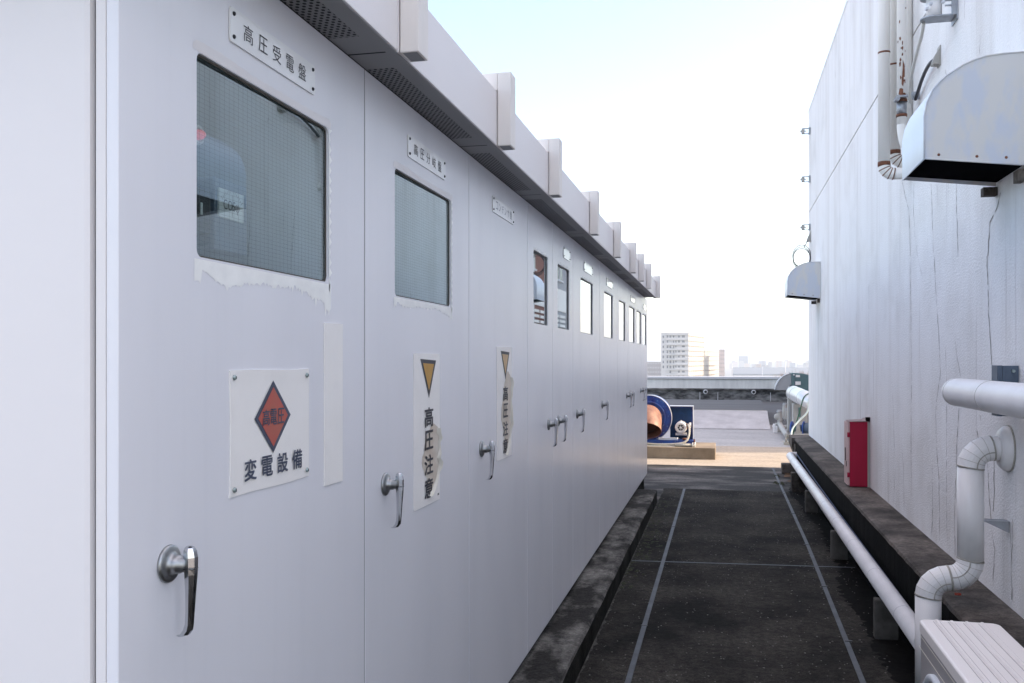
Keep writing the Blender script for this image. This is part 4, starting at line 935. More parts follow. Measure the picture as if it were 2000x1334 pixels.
# ------------------------------------------------------------------ hydrant box
t = thing('fire_hose_box', 'narrow crimson steel box standing on the ledge against the white wall', 'hose box', (1.14, 8.3, .475))
hx0, hx1, hy0, hy1, hz0, hz1 = 1.057, 1.198, 8.17, 8.40, .482, 1.03
mb = MB(); mb.box((hx0, hy0, hz0), (hx1, hy1, hz1), 0, .004); mb.build('box_body', 'magenta', t)
mb = MB(); mb.box((hx0-.018, hy0+.004, hz0+.008), (hx0-.001, hy1-.004, hz1-.006), 0, .003)
mb.build('box_door', 'pinkfade', t)
mb = MB(); mb.box((hx0-.024, hy0+.12, .69), (hx0-.0185, hy0+.14, .80)); mb.box((hx0-.022, hy0+.06, .645), (hx0-.0185, hy0+.08, .69)); mb.build('latch', 'black', t)
for z in (.56, .90):
    mb = MB(); mb.box((hx0-.0215, hy0+.0005, z), (hx0-.002, hy0+.0035, z+.04)); mb.cyl((hx0-.012, hy0+.001, z), (hx0-.012, hy0+.001, z+.04), .006, n=8); mb.build('hinge', 'magenta', t)
mb = MB(); mb.box((hx1+.0005, hy0+.006, hz0-.006), (XW-.002, hy1+.02, hz1+.02), 0); mb.build('back_plate', 'machgrey', t)
mb = MB(); mb.prism([(hx0-.012, hy0-.004, hz1+.001), (hx1-.02, hy0-.004, hz1+.010), (hx1+.0, hy0-.004, hz1+.022), (XW-.002, hy0-.004, hz1+.022), (XW-.002, hy0-.004, hz1+.001)], (0, .24, 0)); mb.build('rain_lid', mat('faded_lid', (.30, .22, .21), .7), t)
mb = MB(); mb.box((1.185, hy0-.005, hz1+.005), (XW-.003, hy0+.03, hz1+.04)); mb.build('cable_gland', 'ledgeface', t)

# ------------------------------------------------------------------ outdoor air conditioner
t = thing('outdoor_unit', 'pale grey air conditioner outdoor unit with ribbed top in the lower right corner', 'air conditioner', (.815, 3.1, 0))
ax0, ax1, ay0, ay1, az = .683, .948, 2.70, 3.50, .628
def rr_plan(x0, y0, x1, y1, r, z):
    return [(x, y, z) for x, y in rrect(x0, y0, x1, y1, r)]
mb = MB(); mb.prism(rr_plan(ax0+.004, ay0+.004, ax1-.004, ay1-.004, .022, .07), (0, 0, az-.04-.07), 0); mb.build('casing', 'acside', t)
mb = MB(); n = len(rr_plan(0, 0, 1, 1, .1, 0)); rings = []
for off, z in ((0, az-.040), (0, az-.006), (.003, az-.002), (.008, az)): rings += rr_plan(ax0+off, ay0+off, ax1-off, ay1-off, .026-off*.5, z)
mb.add(rings, [(q*n+k, q*n+(k+1) % n, (q+1)*n+(k+1) % n, (q+1)*n+k) for q in range(3) for k in range(n)], 0)
mb.poly(rings[3*n:], 0)
for k in range(4):
    x = ax0+.055+k*.049; hw = .008
    mb.prism([(x-hw, ay1-.03, az-.001), (x-hw*.5, ay1-.03, az+.008), (x+hw*.5, ay1-.03, az+.008), (x+hw, ay1-.03, az-.001)], (0, -(ay1-ay0-.06), 0), 0)
for k in range(4):
    x = ax0+.055+k*.049
    for e in (-.0115, .0095): mb.box((x+e, ay0+.03, az+.0002), (x+e+.002, ay1-.03, az+.0007), 1)  # thin dark strips: shadow lines along the ribs put in as colour
mb.build('top_panel', ['acbody', 'acside'], t)
mb = MB(); mb.box((ax0+.0025, ay0+.02, az-.056), (ax0+.0038, ay1-.02, az-.053)); mb.box((ax0+.0025, ay0+.03, az-.100), (ax0+.0038, ay1-.0, az-.097)); mb.build('seams', 'cream', t)
gc = (ay1-.283, az-.115-.205)
mb = MB(); mb.lathe([(.205, -.002), (.205, .012), (.195, .018), (.180, .016), (.178, .0)], (ax0+.004, gc[0], gc[1]), (-1, 0, 0), 48)
for k in range(-12, 13):
    z = gc[1]+k*.0145; hw = math.sqrt(max(0, .18**2-(k*.0145)**2))
    if hw > .01: mb.box((ax0-.010, gc[0]-hw, z-.0022), (ax0-.004, gc[0]+hw, z+.0022))
mb.cyl((ax0-.014, gc[0], gc[1]), (ax0-.006, gc[0], gc[1]), .045, n=24); mb.build('fan_grille', 'grille', t)
mb = MB(); mb.lathe([(0, .0005), (.179, .0005)], (ax0+.0035, gc[0], gc[1]), (-1, 0, 0), 40); mb.build('fan_opening', 'black', t)
for y in (ay0+.12, ay1-.12):
    mb = MB(); mb.box((ax0-.015, y-.02, .0), (ax1+.015, y+.02, .068), 0, .003); mb.build('foot', 'machgrey', t)

# ================================================================== FAR ROOF: blower on its pad
pY = 14.6
mb = MB(); mb.box((-3.2, pY, -.004), (-.10, pY+1.0, .178), 0, .012)
tag(mb.build('concrete_pad', 'pad'), 'brown concrete pad carrying the blue blower beyond the cabinets', 'concrete pad')
t = thing('blower', 'blue centrifugal blower with a rusty inlet duct and white motor', 'blower', (-1.0, 15.1, .178))
dc = onY(1267.4, 815.8, 15.05); dr = .375
mb = MB(); mb.cyl((dc.x, 15.07, dc.z), (dc.x, 15.45, dc.z), dr*.97, n=56, mi=0)
mb.lathe([(dr*.975, .0), (dr, .0), (dr, .035), (dr*.975, .035)], (dc.x, 15.04, dc.z), (0, 1, 0), 56, 1)
mb.lathe([(0, .004), (dr*.976, .004)], (dc.x, 15.05, dc.z), (0, 1, 0), 56, 0)
mb.lathe([(.255, 0), (.27, 0), (.27, -.02), (.25, -.02)], (dc.x, 15.05, dc.z), (0, 1, 0), 40, 0)
mb.build('fan_housing', ['blue', 'rimwhite'], t)
d0 = Vector((dc.x-.015, 15.04, dc.z-.01))
mb = MB(); path = [d0, d0+Vector((0, -.10, -.002)), d0+Vector((0, -.20, -.035)), d0+Vector((0, -.29, -.10)), d0+Vector((0, -.34, -.17))]
mb.tube(path, [.225, .232, .236, .238, .240], 36, 0, caps=False); mb.tube(path[::-1], [.232, .230, .228, .224, .217], 36, 1, caps=False)
mb.tube([path[-1], path[-1]+Vector((0, -.008, -.011))], [.242, .242], 36, 0, caps=False); mb.lathe([(0, 0), (.225, 0)], (d0.x, 15.035, d0.z), (0, -1, 0), 30, 1); mb.build('inlet_duct', ['copper', 'rustin'], t, recalc=False)
a = onY(1309, 791.5, 15.32); b = onY(1355, 856, 15.32)
mb = MB(); mb.box((a.x, 15.32, .235), (b.x, 15.335, a.z-.0), 0); fr = .03
mb.box((b.x-.012, 15.16, .235), (b.x, 15.319, a.z), 1); mb.box((a.x, 15.16, a.z-.012), (b.x-.0125, 15.319, a.z), 1)
mb.box((b.x-fr-.012, 15.30, .24), (b.x-.0125, 15.318, a.z-.013), 2); mb.box((a.x, 15.30, a.z-fr-.012), (b.x-fr-.0125, 15.318, a.z-.0125), 2); mb.build('belt_guard', ['bluedark', 'rimwhite', 'blue'], t)
mc = onY(1329.5, 835.5, 14.95)
mb = MB(); mb.lathe([(.048, -.012), (.052, -.022), (.083, -.016), (.094, .0), (.096, .04), (.096, .30), (.09, .31), (0, .31)], (mc.x, 14.98, mc.z), (0, 1, 0), 32, 0)
mb.lathe([(0, -.006), (.05, -.006)], (mc.x, 14.98, mc.z), (0, 1, 0), 24, 1)
for k in range(6):
    th = R(60*k+90); mb.box((mc.x-.001, 14.955, mc.z-.001), (mc.x+.001, 14.96, mc.z+.001), 0); mb.ribbon([(mc.x, 14.962, mc.z), (mc.x+.052*math.cos(th), 14.962, mc.z+.052*math.sin(th))], .008, (0, 1, 0), 0)
mb.lathe([(0, -.024), (.016, -.022), (.018, -.014)], (mc.x, 14.98, mc.z), (0, 1, 0), 14, 0)
mb.box((mc.x-.09, 15.05, mc.z-.13), (mc.x+.09, 15.22, mc.z-.095), 0); mb.cyl((mc.x, 15.08, mc.z+.09), (mc.x, 15.08, mc.z+.115), .008, n=8)
mb.box((mc.x+.085, 15.0, mc.z-.02), (mc.x+.125, 15.12, mc.z+.06), 2); mb.cyl((mc.x+.128, 15.06, mc.z+.035), (mc.x+.16, 15.06, mc.z+.035), .045, n=20, mi=0); mb.build('motor', ['motor', 'black', 'rust'], t)
mb = MB(); mb.box((-2.6, 14.86, .205), (b.x+.01, 14.90, .265), 0); mb.box((-2.6, 15.42, .205), (b.x+.01, 15.46, .265), 0); mb.box((b.x-.03, 14.90, .205), (b.x+.01, 15.42, .26), 0); mb.box((-2.6, 14.90, .25), (b.x-.031, 15.42, .262), 0); mb.build('base_frame', 'blue', t)
mb = MB(); mb.box((-1.0, 14.88, .27), (mc.x-.05, 14.94, .305)); mb.cyl((mc.x-.06, 14.90, .285), (mc.x-.04, 14.90, .285), .026, n=12); mb.cyl((mc.x+.03, 14.90, .285), (mc.x+.10, 14.90, .285), .02, n=12, mi=1); mb.build('slide_rail', ['rimwhite', 'rust'], t)
for x in (b.x-.0, -1.5, -2.3):
    mb = MB(); mb.cyl((x, 14.88, .178), (x, 14.88, .204), .035, n=14); mb.cyl((x+.022, 14.88, .205), (x+.022, 14.88, .29), .014, n=8, mi=1); mb.build('spring_mount', ['cream', 'rust'], t)
mb = MB(); mb.tube(smooth_path([(mc.x+.11, 15.02, mc.z+.05), (mc.x+.135, 14.93, mc.z+.0), (mc.x+.135, 14.86, mc.z-.1), (mc.x+.10, 14.80, mc.z-.19), (mc.x+.0, 14.76, .225), (-.95, 14.74, .205), (-1.2, 14.74, .215), (-1.8, 14.74, .24)], 8), .017, 10)
tag(mb.build('flexible_conduit', 'beige'), 'beige flexible conduit looping from the blower motor along its pad', 'conduit')
mb = MB(); mb.cyl((-.73, 14.72, .205), (-.46, 14.72, .205), .026, n=14, mi=1); mb.cyl((-.46, 14.72, .205), (-.44, 14.72, .205), .042, n=16); mb.cyl((-.425, 14.72, .21), (-.405, 14.72, .21), .045, n=16); mb.box((-2.2, 14.70, .178), (-.73, 14.76, .19), 0)
tag(mb.build('flanged_pipe', ['cream', 'beige']), 'short flanged pipe end lying on the pad in front of the blower', 'pipe')

# ramp and raised roof deck behind
A0, A1 = onZ(1352, 837, 0), onZ(1503, 837.5, 0); yR = 21.15
tl, tr = onZ(1352, 801, .35), onZ(1496, 801, .35)
mb = MB(); x0, x1 = -1.6, 1.06
mb.add([(x0, yR, .002), (x1, yR, .002), (x1-.015, 22.45, .35), (x0, 22.45, .35), (x0, 22.45, 0), (x1-.015, 22.45, 0)], [(0, 1, 2, 3), (0, 3, 4), (1, 5, 2), (4, 3, 2, 5)], 0)
nr = 84
for k in range(nr):
    x = x0+(x1-x0)*(k+.5)/nr; mb.add([(x-.006, yR+.01, .004), (x+.006, yR+.01, .004), (x+.006, 22.44, .3513), (x-.006, 22.44, .3513), (x-.003, yR+.01, .011), (x+.003, yR+.01, .011), (x+.003, 22.44, .357), (x-.003, 22.44, .357)], [(0, 4, 7, 3), (4, 5, 6, 7), (5, 1, 2, 6)], 0)
for f in (.02, .33, .65, .97):
    y = yR+1.3*f; z = .35*f; mb.add([(x0, y, z+.013), (x1-.004, y, z+.013), (x1-.004, y+.012, z+.0165), (x0, y+.012, z+.0165)], [(0, 1, 2, 3)], 0)
tag(mb.build('ramp', ['plateramp', 'machgrey']), 'wide ribbed grey metal ramp lying across the far roof', 'ramp')
mb = MB(); mb.prism([(-8, 22.46, -.004), (1.045, 22.46, -.004), (1.15, 28.6, -.004), (-8, 28.6, -.004)], (0, 0, .352), 0)
mb.box((-8, 22.47, .349), (1.03, 22.56, .357), 1); struct(mb.build('roof_platform', ['bitumen', 'aptlit']))

# parapet
mb = MB(); mb.box((-20, 36.0, -.06), (16, 36.3, .40), 0); par = thing('parapet', 'long white parapet with a dark stained base across the far roof edge', 'parapet', (0, 36.1, 0)); mb.build('base', 'upstand', par)
mb = MB(); mb.box((-20, 35.86, .43), (16, 36.26, .475), 1); mb.box((-20, 35.90, .476), (16, 36.3, .835), 0); mb.box((-20, 35.905, .401), (16, 36.28, .429), 1); mb.build('wall', ['parapet', 'upstand'], par)
mb = MB(); mb.box((-20, 35.84, .84), (16, 36.36, .935), 0, .012); mb.box((-20, 35.86, .8355), (16, 36.34, .8395), 1); mb.build('coping', ['coping', 'black'], par)
for (x, lb) in ((-.615, 'left'), (1.178, 'right')):
    mb = MB(); mb.lathe([(.055, 0), (.083, 0), (.083, -.16), (.055, -.16)], (x, 35.98, .345), (0, 1, 0), 24, 0); mb.lathe([(0, -.05), (.056, -.05)], (x, 35.98, .345), (0, 1, 0), 24, 1)
    tag(mb.build('pipe_outlet', ['coping', 'black']), f'{lb} of two round white pipe outlets at the foot of the far parapet', 'pipe outlet', 'round outlets in the parapet base')
mb = MB()
for u in (1367, 1402, 1505): 
    p = onY(u, 770, 35.9); mb.box((p.x-.01, 35.93, .0), (p.x+.01, 35.96, .33))
mb.build('drip_streak', 'coping', par)

# ------------------------------------------------------------------ machines at the right of the far roof
Q = lambda x, y, Y: onY(1480+x/6.67, 700+y/6.67, Y)
t = thing('air_handling_unit', 'teal blower casing with a grey curved discharge hood, beyond the wall end', 'air handler', (2.2, 25.5, 0))
a, b = Q(442, 190, 25.2), Q(760, 440, 25.2)
mb = MB(); P = [(a.x, 25.2, b.z-.15), (b.x+.2, 25.2, b.z-.15), (b.x+.2, 25.2, a.z-.40)]+[(Q(x, y, 25.2).x, 25.2, Q(x, y, 25.2).z) for x, y in ((690, 245), (650, 215), (610, 202), (560, 195))]+[(a.x, 25.2, a.z)]
mb.prism(P, (0, .9, 0)); f0 = Q(485, 200, 25.2); mb.box((f0.x-.01, 25.185, b.z-.1), (f0.x, 25.199, a.z-.02), 1); mb.build('casing', ['teal', 'innerblue'], t)
mb = MB()
for x0, y0, x1, y1 in ((495, 215, 550, 245), (490, 300, 560, 345), (460, 205, 480, 222)):
    p, q = Q(x0, y0, 25.18), Q(x1, y1, 25.18); mb.box((p.x, 25.18, q.z), (q.x, 25.186, p.z))
mb.build('notices', 'signwhite', t)
mb = MB(); O = [Q(x, y, 25.3) for x, y in ((436, 203), (380, 212), (330, 238), (285, 280), (252, 335), (236, 375), (230, 412))]; I = [Q(x, y, 25.3) for x, y in ((385, 412), (388, 385), (400, 365), (420, 350), (437, 343))]
mb.prism(O+I, (0, .75, 0)); mb.tube(O, .014, 6); mb.build('discharge_hood', 'galv', t)
mb = MB(); mb.box((a.x+.05, 25.3, 0), (a.x+.12, 25.4, b.z-.15)); mb.box((b.x, 25.3, 0), (b.x+.08, 25.4, b.z-.15)); mb.box((a.x+.05, 25.9, 0), (a.x+.12, 26.0, b.z-.15)); mb.box((b.x, 25.9, 0), (b.x+.08, 26.0, b.z-.15)); mb.build('stand', 'machgrey', t)
t = thing('insulated_duct', 'shiny foil-jacketed duct slanting out from behind the white wall end', 'duct', (1.5, 18.5, .8))
p0 = Q(470, 455, 19.2); p1 = Q(760, 590, 16.6)
mb = MB(); mb.cyl(p0, p1, .150, n=28); mb.build('duct_run', 'foil', t)
dv = (p1-p0).normalized(); mb = MB()
for f in (.16, .52): mb.cyl(p0+(p1-p0)*f, p0+(p1-p0)*f+dv*.012, .1525, n=28)
mb.build('strap', 'machgrey', t)
mb = MB(); mb.lathe([(.152, 0), (.152, -.03), (.12, -.07), (.0, -.085)], p0, dv, 26); mb.build('end_elbow', 'foil', t)
mb = MB(); sp = Q(490, 520, 18.8); mb.box((sp.x-.015, sp.y, 0), (sp.x+.015, sp.y+.03, sp.z)); sp = p0+(p1-p0)*.8; mb.box((sp.x-.02, sp.y, 0), (sp.x+.02, sp.y+.04, sp.z)); mb.build('stand', 'machgrey', t)
t = thing('control_box', 'grey control cabinet with a small dark window behind the blue hose reel', 'control box', (1.5, 18.6, 0))
p, q = Q(460, 590, 18.5), Q(650, 985, 18.5)
mb = MB(); mb.box((p.x, 18.5, q.z), (q.x, 18.85, p.z), 0, .012); mb.build('casing', 'machgrey', t)
p, q = Q(530, 640, 18.49), Q(560, 762, 18.49); mb = MB(); mb.box((p.x, 18.488, q.z), (q.x, 18.498, p.z)); mb.build('sight_window', 'teal', t)
mb = MB(); p = Q(555, 985, 18.5); mb.box((p.x-.2, 18.52, 0), (p.x+.25, 18.8, p.z-.001)); mb.build('plinth', 'machgrey', t)
p, q = Q(395, 520, 19.0), Q(452, 900, 19.0)
mb = MB(); mb.box((p.x, 19.0, 0), (q.x, 19.25, p.z), 0, .01); mb.box((p.x-.01, 18.985, p.z-.02), (q.x+.01, 19.26, p.z+.004), 0, .006); mb.box((p.x+.02, 18.992, p.z*.45), (q.x-.03, 18.999, p.z*.8), 1)
tag(mb.build('junction_post', ['machgrey', 'galv']), 'tall narrow grey post box beside the grey control cabinet', 'post box')
def pump(Y, pts, r, flange, label):
    t = thing('pump', label, 'pump', (Q(*pts[-1][:2], Y).x, Y, 0), 'pipework of the pump set')
    P = [Q(p[0], p[1], p[2] if len(p) > 2 else Y) for p in pts]
    mb = MB(); mb.tube(smooth_path(P, 5), r, 14); mb.build('pipe_bend', 'machgrey', t)
    mb = MB(); p = P[0]; mb.cyl(p-Vector((0, 0, .02)), p+Vector((0, 0, .004)), flange, n=18); mb.cyl(p+Vector((0, 0, .012)), p+Vector((0, 0, .03)), flange*.9, n=18); mb.build('flange', 'galv', t)
    return t
t = pump(20.6, [(283, 690), (283, 740), (288, 800), (290, 860, 20.5), (330, 930, 19.4), (385, 1010, 18.2)], .052, .062, 'grey vertical pump body with flanged top, leftmost of the pump set')
mb = MB(); c_ = Q(255, 760, 20.62); mb.lathe([(0, -.06), (.05, -.055), (.07, -.02), (.07, .03), (.05, .06), (0, .06)], c_, (0, 1, 0), 22); mb.build('volute', 'machgrey', t)
mb = MB(); c_ = Q(262, 850, 20.65); mb.box((c_.x-.05, 20.62, 0), (c_.x+.10, 20.9, c_.z)); mb.build('base', 'machgrey', t)
mb = MB()
for x, y, Y in ((306, 895, 20.0), (350, 965, 18.9)):
    p = Q(x, y, Y); mb.cyl(p, p+Vector((.03, -.01, -.03)), .052, n=14)
mb.build('pipe_clip', 'ledgeface', t)
pump(20.9, [(378, 668), (376, 740), (395, 800), (400, 860), (370, 900), (330, 890)], .035, .036, 'smaller pump pipe looping behind the leftmost pump body')
pump(21.3, [(355, 600), (350, 660), (340, 740), (370, 790)], .05, .052, 'upper grey valve body behind the pump pipes')
for x, w_, lb in ((215, 30, 'left'), (245, 26, 'right')):
    p, q = Q(x-w_/2, 855+(x-215), 20.3), Q(x+w_/2, 935, 20.3); mb = MB(); mb.box((p.x, 20.3, 0), (q.x, 20.4, p.z), 0, .005); mb.cyl((p.x-.012, 20.35, p.z*.7), (p.x, 20.35, p.z*.7), .018, n=10)
    tag(mb.build('valve_box', 'pipegrey'), f'{lb} of two little pale blue-grey boxes at the foot of the pumps', 'valve box', 'little boxes at the pumps')
p, q = Q(340, 1060, 17.5), Q(445, 1100, 17.5); mb = MB(); mb.box((p.x, 17.45, -.004), (q.x, 17.8, .05), 0, .008); mb.cyl((p.x+.04, 17.5, .05), (p.x+.04, 17.5, .13), .02, n=10)
tag(mb.build('concrete_block', 'beige'), 'low beige concrete foot under the pump outlet pipe', 'concrete block')
mb = MB(); p, q = Q(395, 1008, 17.6), Q(760, 1008, 17.0); mb.cyl(p, q, .035, n=14); mb.lathe([(.037, 0), (.05, 0), (.05, .02), (.037, .02)], p, q-p, 16); tag(mb.build('ground_pipe', 'beige'), 'pale horizontal pipe close to the roof behind the ledge end', 'pipe')
t = thing('hose_reel', 'blue hose reel on a grey stand behind the end of the ledge', 'hose reel', (1.4, 17.6, 0))
for xx, ww, dy in ((600, 60, 0), (445, 36, 0)):
    p = Q(xx, 908, 17.6); rr = .125
    ax = Vector((1, -.35, 0)).normalized()
    mb = MB(); mb.lathe([(rr*.55, -.006), (rr, -.008), (rr*1.04, -.0), (rr, .008), (rr*.55, .006)], p, ax, 34)
    for k in range(5): 
        th = 1.2566*k; tt = ax.orthogonal().normalized(); bb = ax.cross(tt); mb.cyl(p, p+(tt*math.cos(th)+bb*math.sin(th))*rr*.6, .008, n=6)
    mb.build('flange_disc', 'reelblue', t)
pa, pb = Q(445, 908, 17.6), Q(600, 908, 17.6); mb = MB(); mb.cyl(pa, pb, .065, n=20); mb.cyl(pb, pb+Vector((.16, -.05, 0)), .10, n=26, mi=0); mb.build('drum', ['innerblue'], t)
mb = MB(); c_ = Q(525, 850, 17.48); mb.prism([(c_.x-.075, 17.47, .0), (c_.x+.085, 17.47, .0), (c_.x+.02, 17.47, c_.z), (c_.x-.02, 17.47, c_.z)], (0, .02, 0)); mb.cyl((c_.x, 17.46, c_.z-.1), (c_.x, 17.47, c_.z-.1), .012, n=8); mb.build('stand', 'machgrey', t)
mb = MB(); mb.tube(smooth_path([Q(720, 440, 16.9), Q(670, 455, 16.9), Q(620, 485, 16.95), Q(590, 530, 17.0), Q(570, 600, 17.0), Q(535, 730, 17.05), Q(495, 860, 17.1), Q(470, 950, 17.2), Q(463, 985, 17.3)], 6), .011, 8)
tag(mb.build('garden_hose', 'greenhose'), 'dark green hose hanging over the foil duct', 'hose')
mb = MB(); mb.tube(smooth_path([Q(720, 470, 15.6), Q(670, 520, 15.6), Q(658, 580, 15.6), Q(662, 640, 15.6), Q(632, 720, 15.6), Q(545, 805, 15.6), Q(470, 890, 15.55), Q(440, 960, 15.5), Q(438, 1040, 15.4), Q(450, 1100, 15.3), Q(490, 1150, 15.1)], 6), .0135, 8)
tag(mb.build('garden_hose', 'palehose'), 'pale mint hose curving down to the end of the dark ledge', 'hose')

# ------------------------------------------------------------------ neighbours off to the right (seen mirrored in the panes, and shading the roof)
def slab_building(name, x0, y0, x1, y1, z1, m, label, louv):
    t = thing(name, label, 'building', ((x0+x1)/2, (y0+y1)/2, 0))
    mb = MB(); mb.box((x0, y0, -.06), (x1, y1, z1)); mb.build('wall', m, t)
    mb = MB(); mb.box((x0-.08, y0-.08, z1+.001), (x1+.1, y1+.1, z1+.25)); mb.build('coping', 'coping', t)
    for zz in (4.5, 7.2):
        for k in range(int((y1-y0)/2.4)):
            y = y0+.9+k*2.4
            if zz+1.3 > z1: continue
            mb = MB(); mb.box((x0-.06, y-.06, zz-.06), (x0-.001, y+1.16, zz-.001), 0); mb.box((x0-.012, y, zz), (x0-.002, y+1.1, zz+1.25), 1); mb.box((x0-.03, y+.52, zz), (x0-.0125, y+.58, zz+1.25), 0); mb.build('window', ['coping', 'winglass'], t)
    if louv:
        mb = MB()
        for k in range(int((y1-y0)/1.2)):
            for q in range(7): mb.box((x0-.05, y0+.2+k*1.2, 2.1+q*.17), (x0-.01, y0+1.2+k*1.2, 2.19+q*.17))
        mb.build('louvres', 'pipegrey', t)
        mb = MB(); mb.box((x0-.04, y0+.1, 3.35), (x0-.002, y1-.1, 4.15)); mb.build('white_band', 'signwhite', t)
    return t
slab_building('brick_building', 4.6, 17.2, 7.5, 31.0, 9.5, 'brick', 'red brick building right of the roof, seen mirrored in the fourth door window', True)
slab_building('grey_building', 4.6, 31.4, 9, 36.4, 9.5, 'greybld', 'grey rendered building with windows, seen mirrored in the fifth door window', True)

# ================================================================== THE TOWN BEYOND
GZ = -20.0
mb = MB(); mb.box((-5000, 44, GZ-1), (5000, 9000, GZ)); mb.box((-5000, -5000, GZ-1), (5000, 43.9, GZ-.05)); struct(mb.build('town_ground', 'cityground'))
mb = MB(); mb.box((-22, -40, GZ), (18, 36.25, -.41)); tag(mb.build('roof_building', 'apt'), 'building carrying this roof, below the parapet', 'building')
def block(name, u0, u1, vt, Y, depth, m, label, cat='building', floors=0, fm='winglass', cols=0, group=None):
    a = onY(u0, vt, Y); b = onY(u1, vt, Y)
    t = thing(name, label, cat, ((a.x+b.x)/2, Y, GZ), group)
    mb = MB(); mb.box((a.x, Y, GZ), (b.x, Y+depth, a.z)); mb.build('wall', m, t)
    if floors:
        st = (a.z-GZ)/floors
        for k in range(floors):
            z = GZ+st*(k+.45)
            if z < -14: continue
            mb = MB()
            if cols:
                wx = (b.x-a.x)/cols
                for c in range(cols): mb.box((a.x+wx*(c+.25), Y-.12, z), (a.x+wx*(c+.75), Y-.02, z+st*.40))
            else: mb.box((a.x+.8, Y-.12, z), (b.x-.8, Y-.02, z+st*.36))
            mb.build('window_row', fm, t)
    return t
# the tall white apartment block: two visible faces
t = thing('apartment_block', 'tall white apartment block with balconies, its right face in sunlight', 'apartment block', (-70, 560, GZ))
Y0 = 540.; A = onY(1291, 651.5, Y0); B = onY(1345, 651.5, Y0); Y2 = 588.; Cc = onY(1375.5, 651.5, Y2); zt2 = A.z
foot = [(A.x, Y0), (B.x, Y0), (Cc.x, Y2), (Cc.x-(B.x-A.x), Y2)]
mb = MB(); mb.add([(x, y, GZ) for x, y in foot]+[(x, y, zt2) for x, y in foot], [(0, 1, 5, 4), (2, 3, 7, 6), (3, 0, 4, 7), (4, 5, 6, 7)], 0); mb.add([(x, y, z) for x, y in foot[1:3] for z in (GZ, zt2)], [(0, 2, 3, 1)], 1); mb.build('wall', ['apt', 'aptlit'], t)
st = 2.93; W_ = B.x-A.x; nf = 12
dirr = Vector((foot[2][0]-foot[1][0], foot[2][1]-foot[1][1], 0)); Ld = dirr.length; dn = dirr.normalized(); nrm = Vector((dn.y, -dn.x, 0))
for k in range(nf):
    z = zt2-.7-st*k
    if z < -13: break
    mb = MB(); mb.box((A.x+W_*.17, Y0-1.5, z-.15), (B.x, Y0-.02, z+.12), 0)
    if k >= 2: mb.box((A.x+W_*.52, Y0-1.5, z-st+.2), (B.x+.1, Y0-1.38, z-st+1.35), 1)
    else: mb.box((A.x+W_*.17, Y0-1.5, z-st+.2), (B.x, Y0-1.42, z-st+1.2), 1)
    mb.build('balcony', ['apt', 'apt'], t)
    for f0, f1 in ((.06, .11), (.21, .26), (.31, .37), (.44, .48), (.52, .56), (.62, .68), (.76, .86)):
        if random.random() < .85: mb = MB(); mb.box((A.x+W_*f0, Y0-.15, z-2.0), (A.x+W_*f1, Y0-.03, z-.5)); mb.build('window', 'winglass', t)
    mb = MB()
    for q in range(9):
        p = Vector((foot[1][0], foot[1][1], 0))+dn*Ld*(q+.25)/9+nrm*.15; e = p+dn*Ld*.55/9
        mb.add([(p.x, p.y, z-1.15), (e.x, e.y, z-1.15), (e.x, e.y, z-.5), (p.x, p.y, z-.5)], [(0, 1, 2, 3)], 0)
    mb.build('window_row', 'aptbrown', t)
mb = MB(); mb.box((A.x+4, Y0+8, zt2), (A.x+11, Y0+20, zt2+.01)); mb.box((A.x-.2, Y0-.3, zt2+.01), (B.x+.3, Y0+.3, zt2+.5)); mb.build('roof_edge', 'apt', t)
t = thing('apartment_block', 'lower sunlit apartment wing right of the tall white block', 'apartment block', (-6, 620, GZ))
zw = onY(1376, 683, 588.).z; D = onY(1404.2, 683, 640.); E0 = Vector((Cc.x+.3, Y2+.6, 0)); E1 = Vector((D.x, 640., 0)); dw = (E1-E0).normalized(); Lw = (E1-E0).length; nw = Vector((dw.y, -dw.x, 0))
mb = MB(); P = [E0, E1, E1-nw*14, E0-nw*14]; mb.prism([(q.x, q.y, GZ) for q in P], (0, 0, zw-GZ)); mb.build('wing_wall', 'aptlit', t)
for k in range(9):
    z = zw-.8-2.95*k
    if z < -13: break
    mb = MB()
    for q in range(8):
        p = E0+dw*Lw*(q+.2)/8+nw*.15; e = p+dw*Lw*.5/8; mb.add([(p.x, p.y, z-.6), (e.x, e.y, z-.6), (e.x, e.y, z-.1), (p.x, p.y, z-.1)], [(0, 1, 2, 3)])
    if k in (3, 4, 5):
        p = E0+dw*Lw*.03; e = E0+dw*Lw*.66; mb.prism([(p.x, p.y, z-.85), (e.x, e.y, z-.85), (e.x, e.y, z-.5), (p.x, p.y, z-.5)], tuple(nw*.5), 1)
    mb.build('window_row', ['aptbrown', 'aptbrown'], t)
block('apartment_block', 1404.3, 1415.5, 682.5, 588., 16, 'aptpink', 'narrow pinkish end of the lower apartment wing', 'apartment block', 11, 'aptgrey', 3)
block('apartment_block', 1262, 1291, 706.5, 620., 16, 'aptgrey', 'low brownish apartment block left of the tall white one', 'apartment block', 7, 'apt', 9)
block('office_tower', 1443, 1461, 695.2, 1900., 40, 'office', 'dark glass office tower standing alone on the skyline', 'office tower', 0)
block('office_tower', 1463, 1466, 692.5, 2000., 20, 'citya', 'thin pale tower just right of the dark glass office tower', 'tower', 0)
block('office_building', 1484, 1496, 705, 1500., 30, 'cityb', 'blue-grey mid-rise with window bands on the skyline', 'office building', 18, 'citya', 4)
block('brick_hall', 1477, 1487, 711, 1200., 30, 'cityc', 'small tan-red roofed building in front of the blue-grey mid-rise', 'building')
hues = ['citya', 'cityb', 'citya', 'cityc', 'citya']
words = {'citya': 'pale', 'cityb': 'blue-grey', 'cityc': 'tan'}
rnd = random.Random(11); u = 1424.
near = {1424: 'beside the pinkish wing'}
k = 0
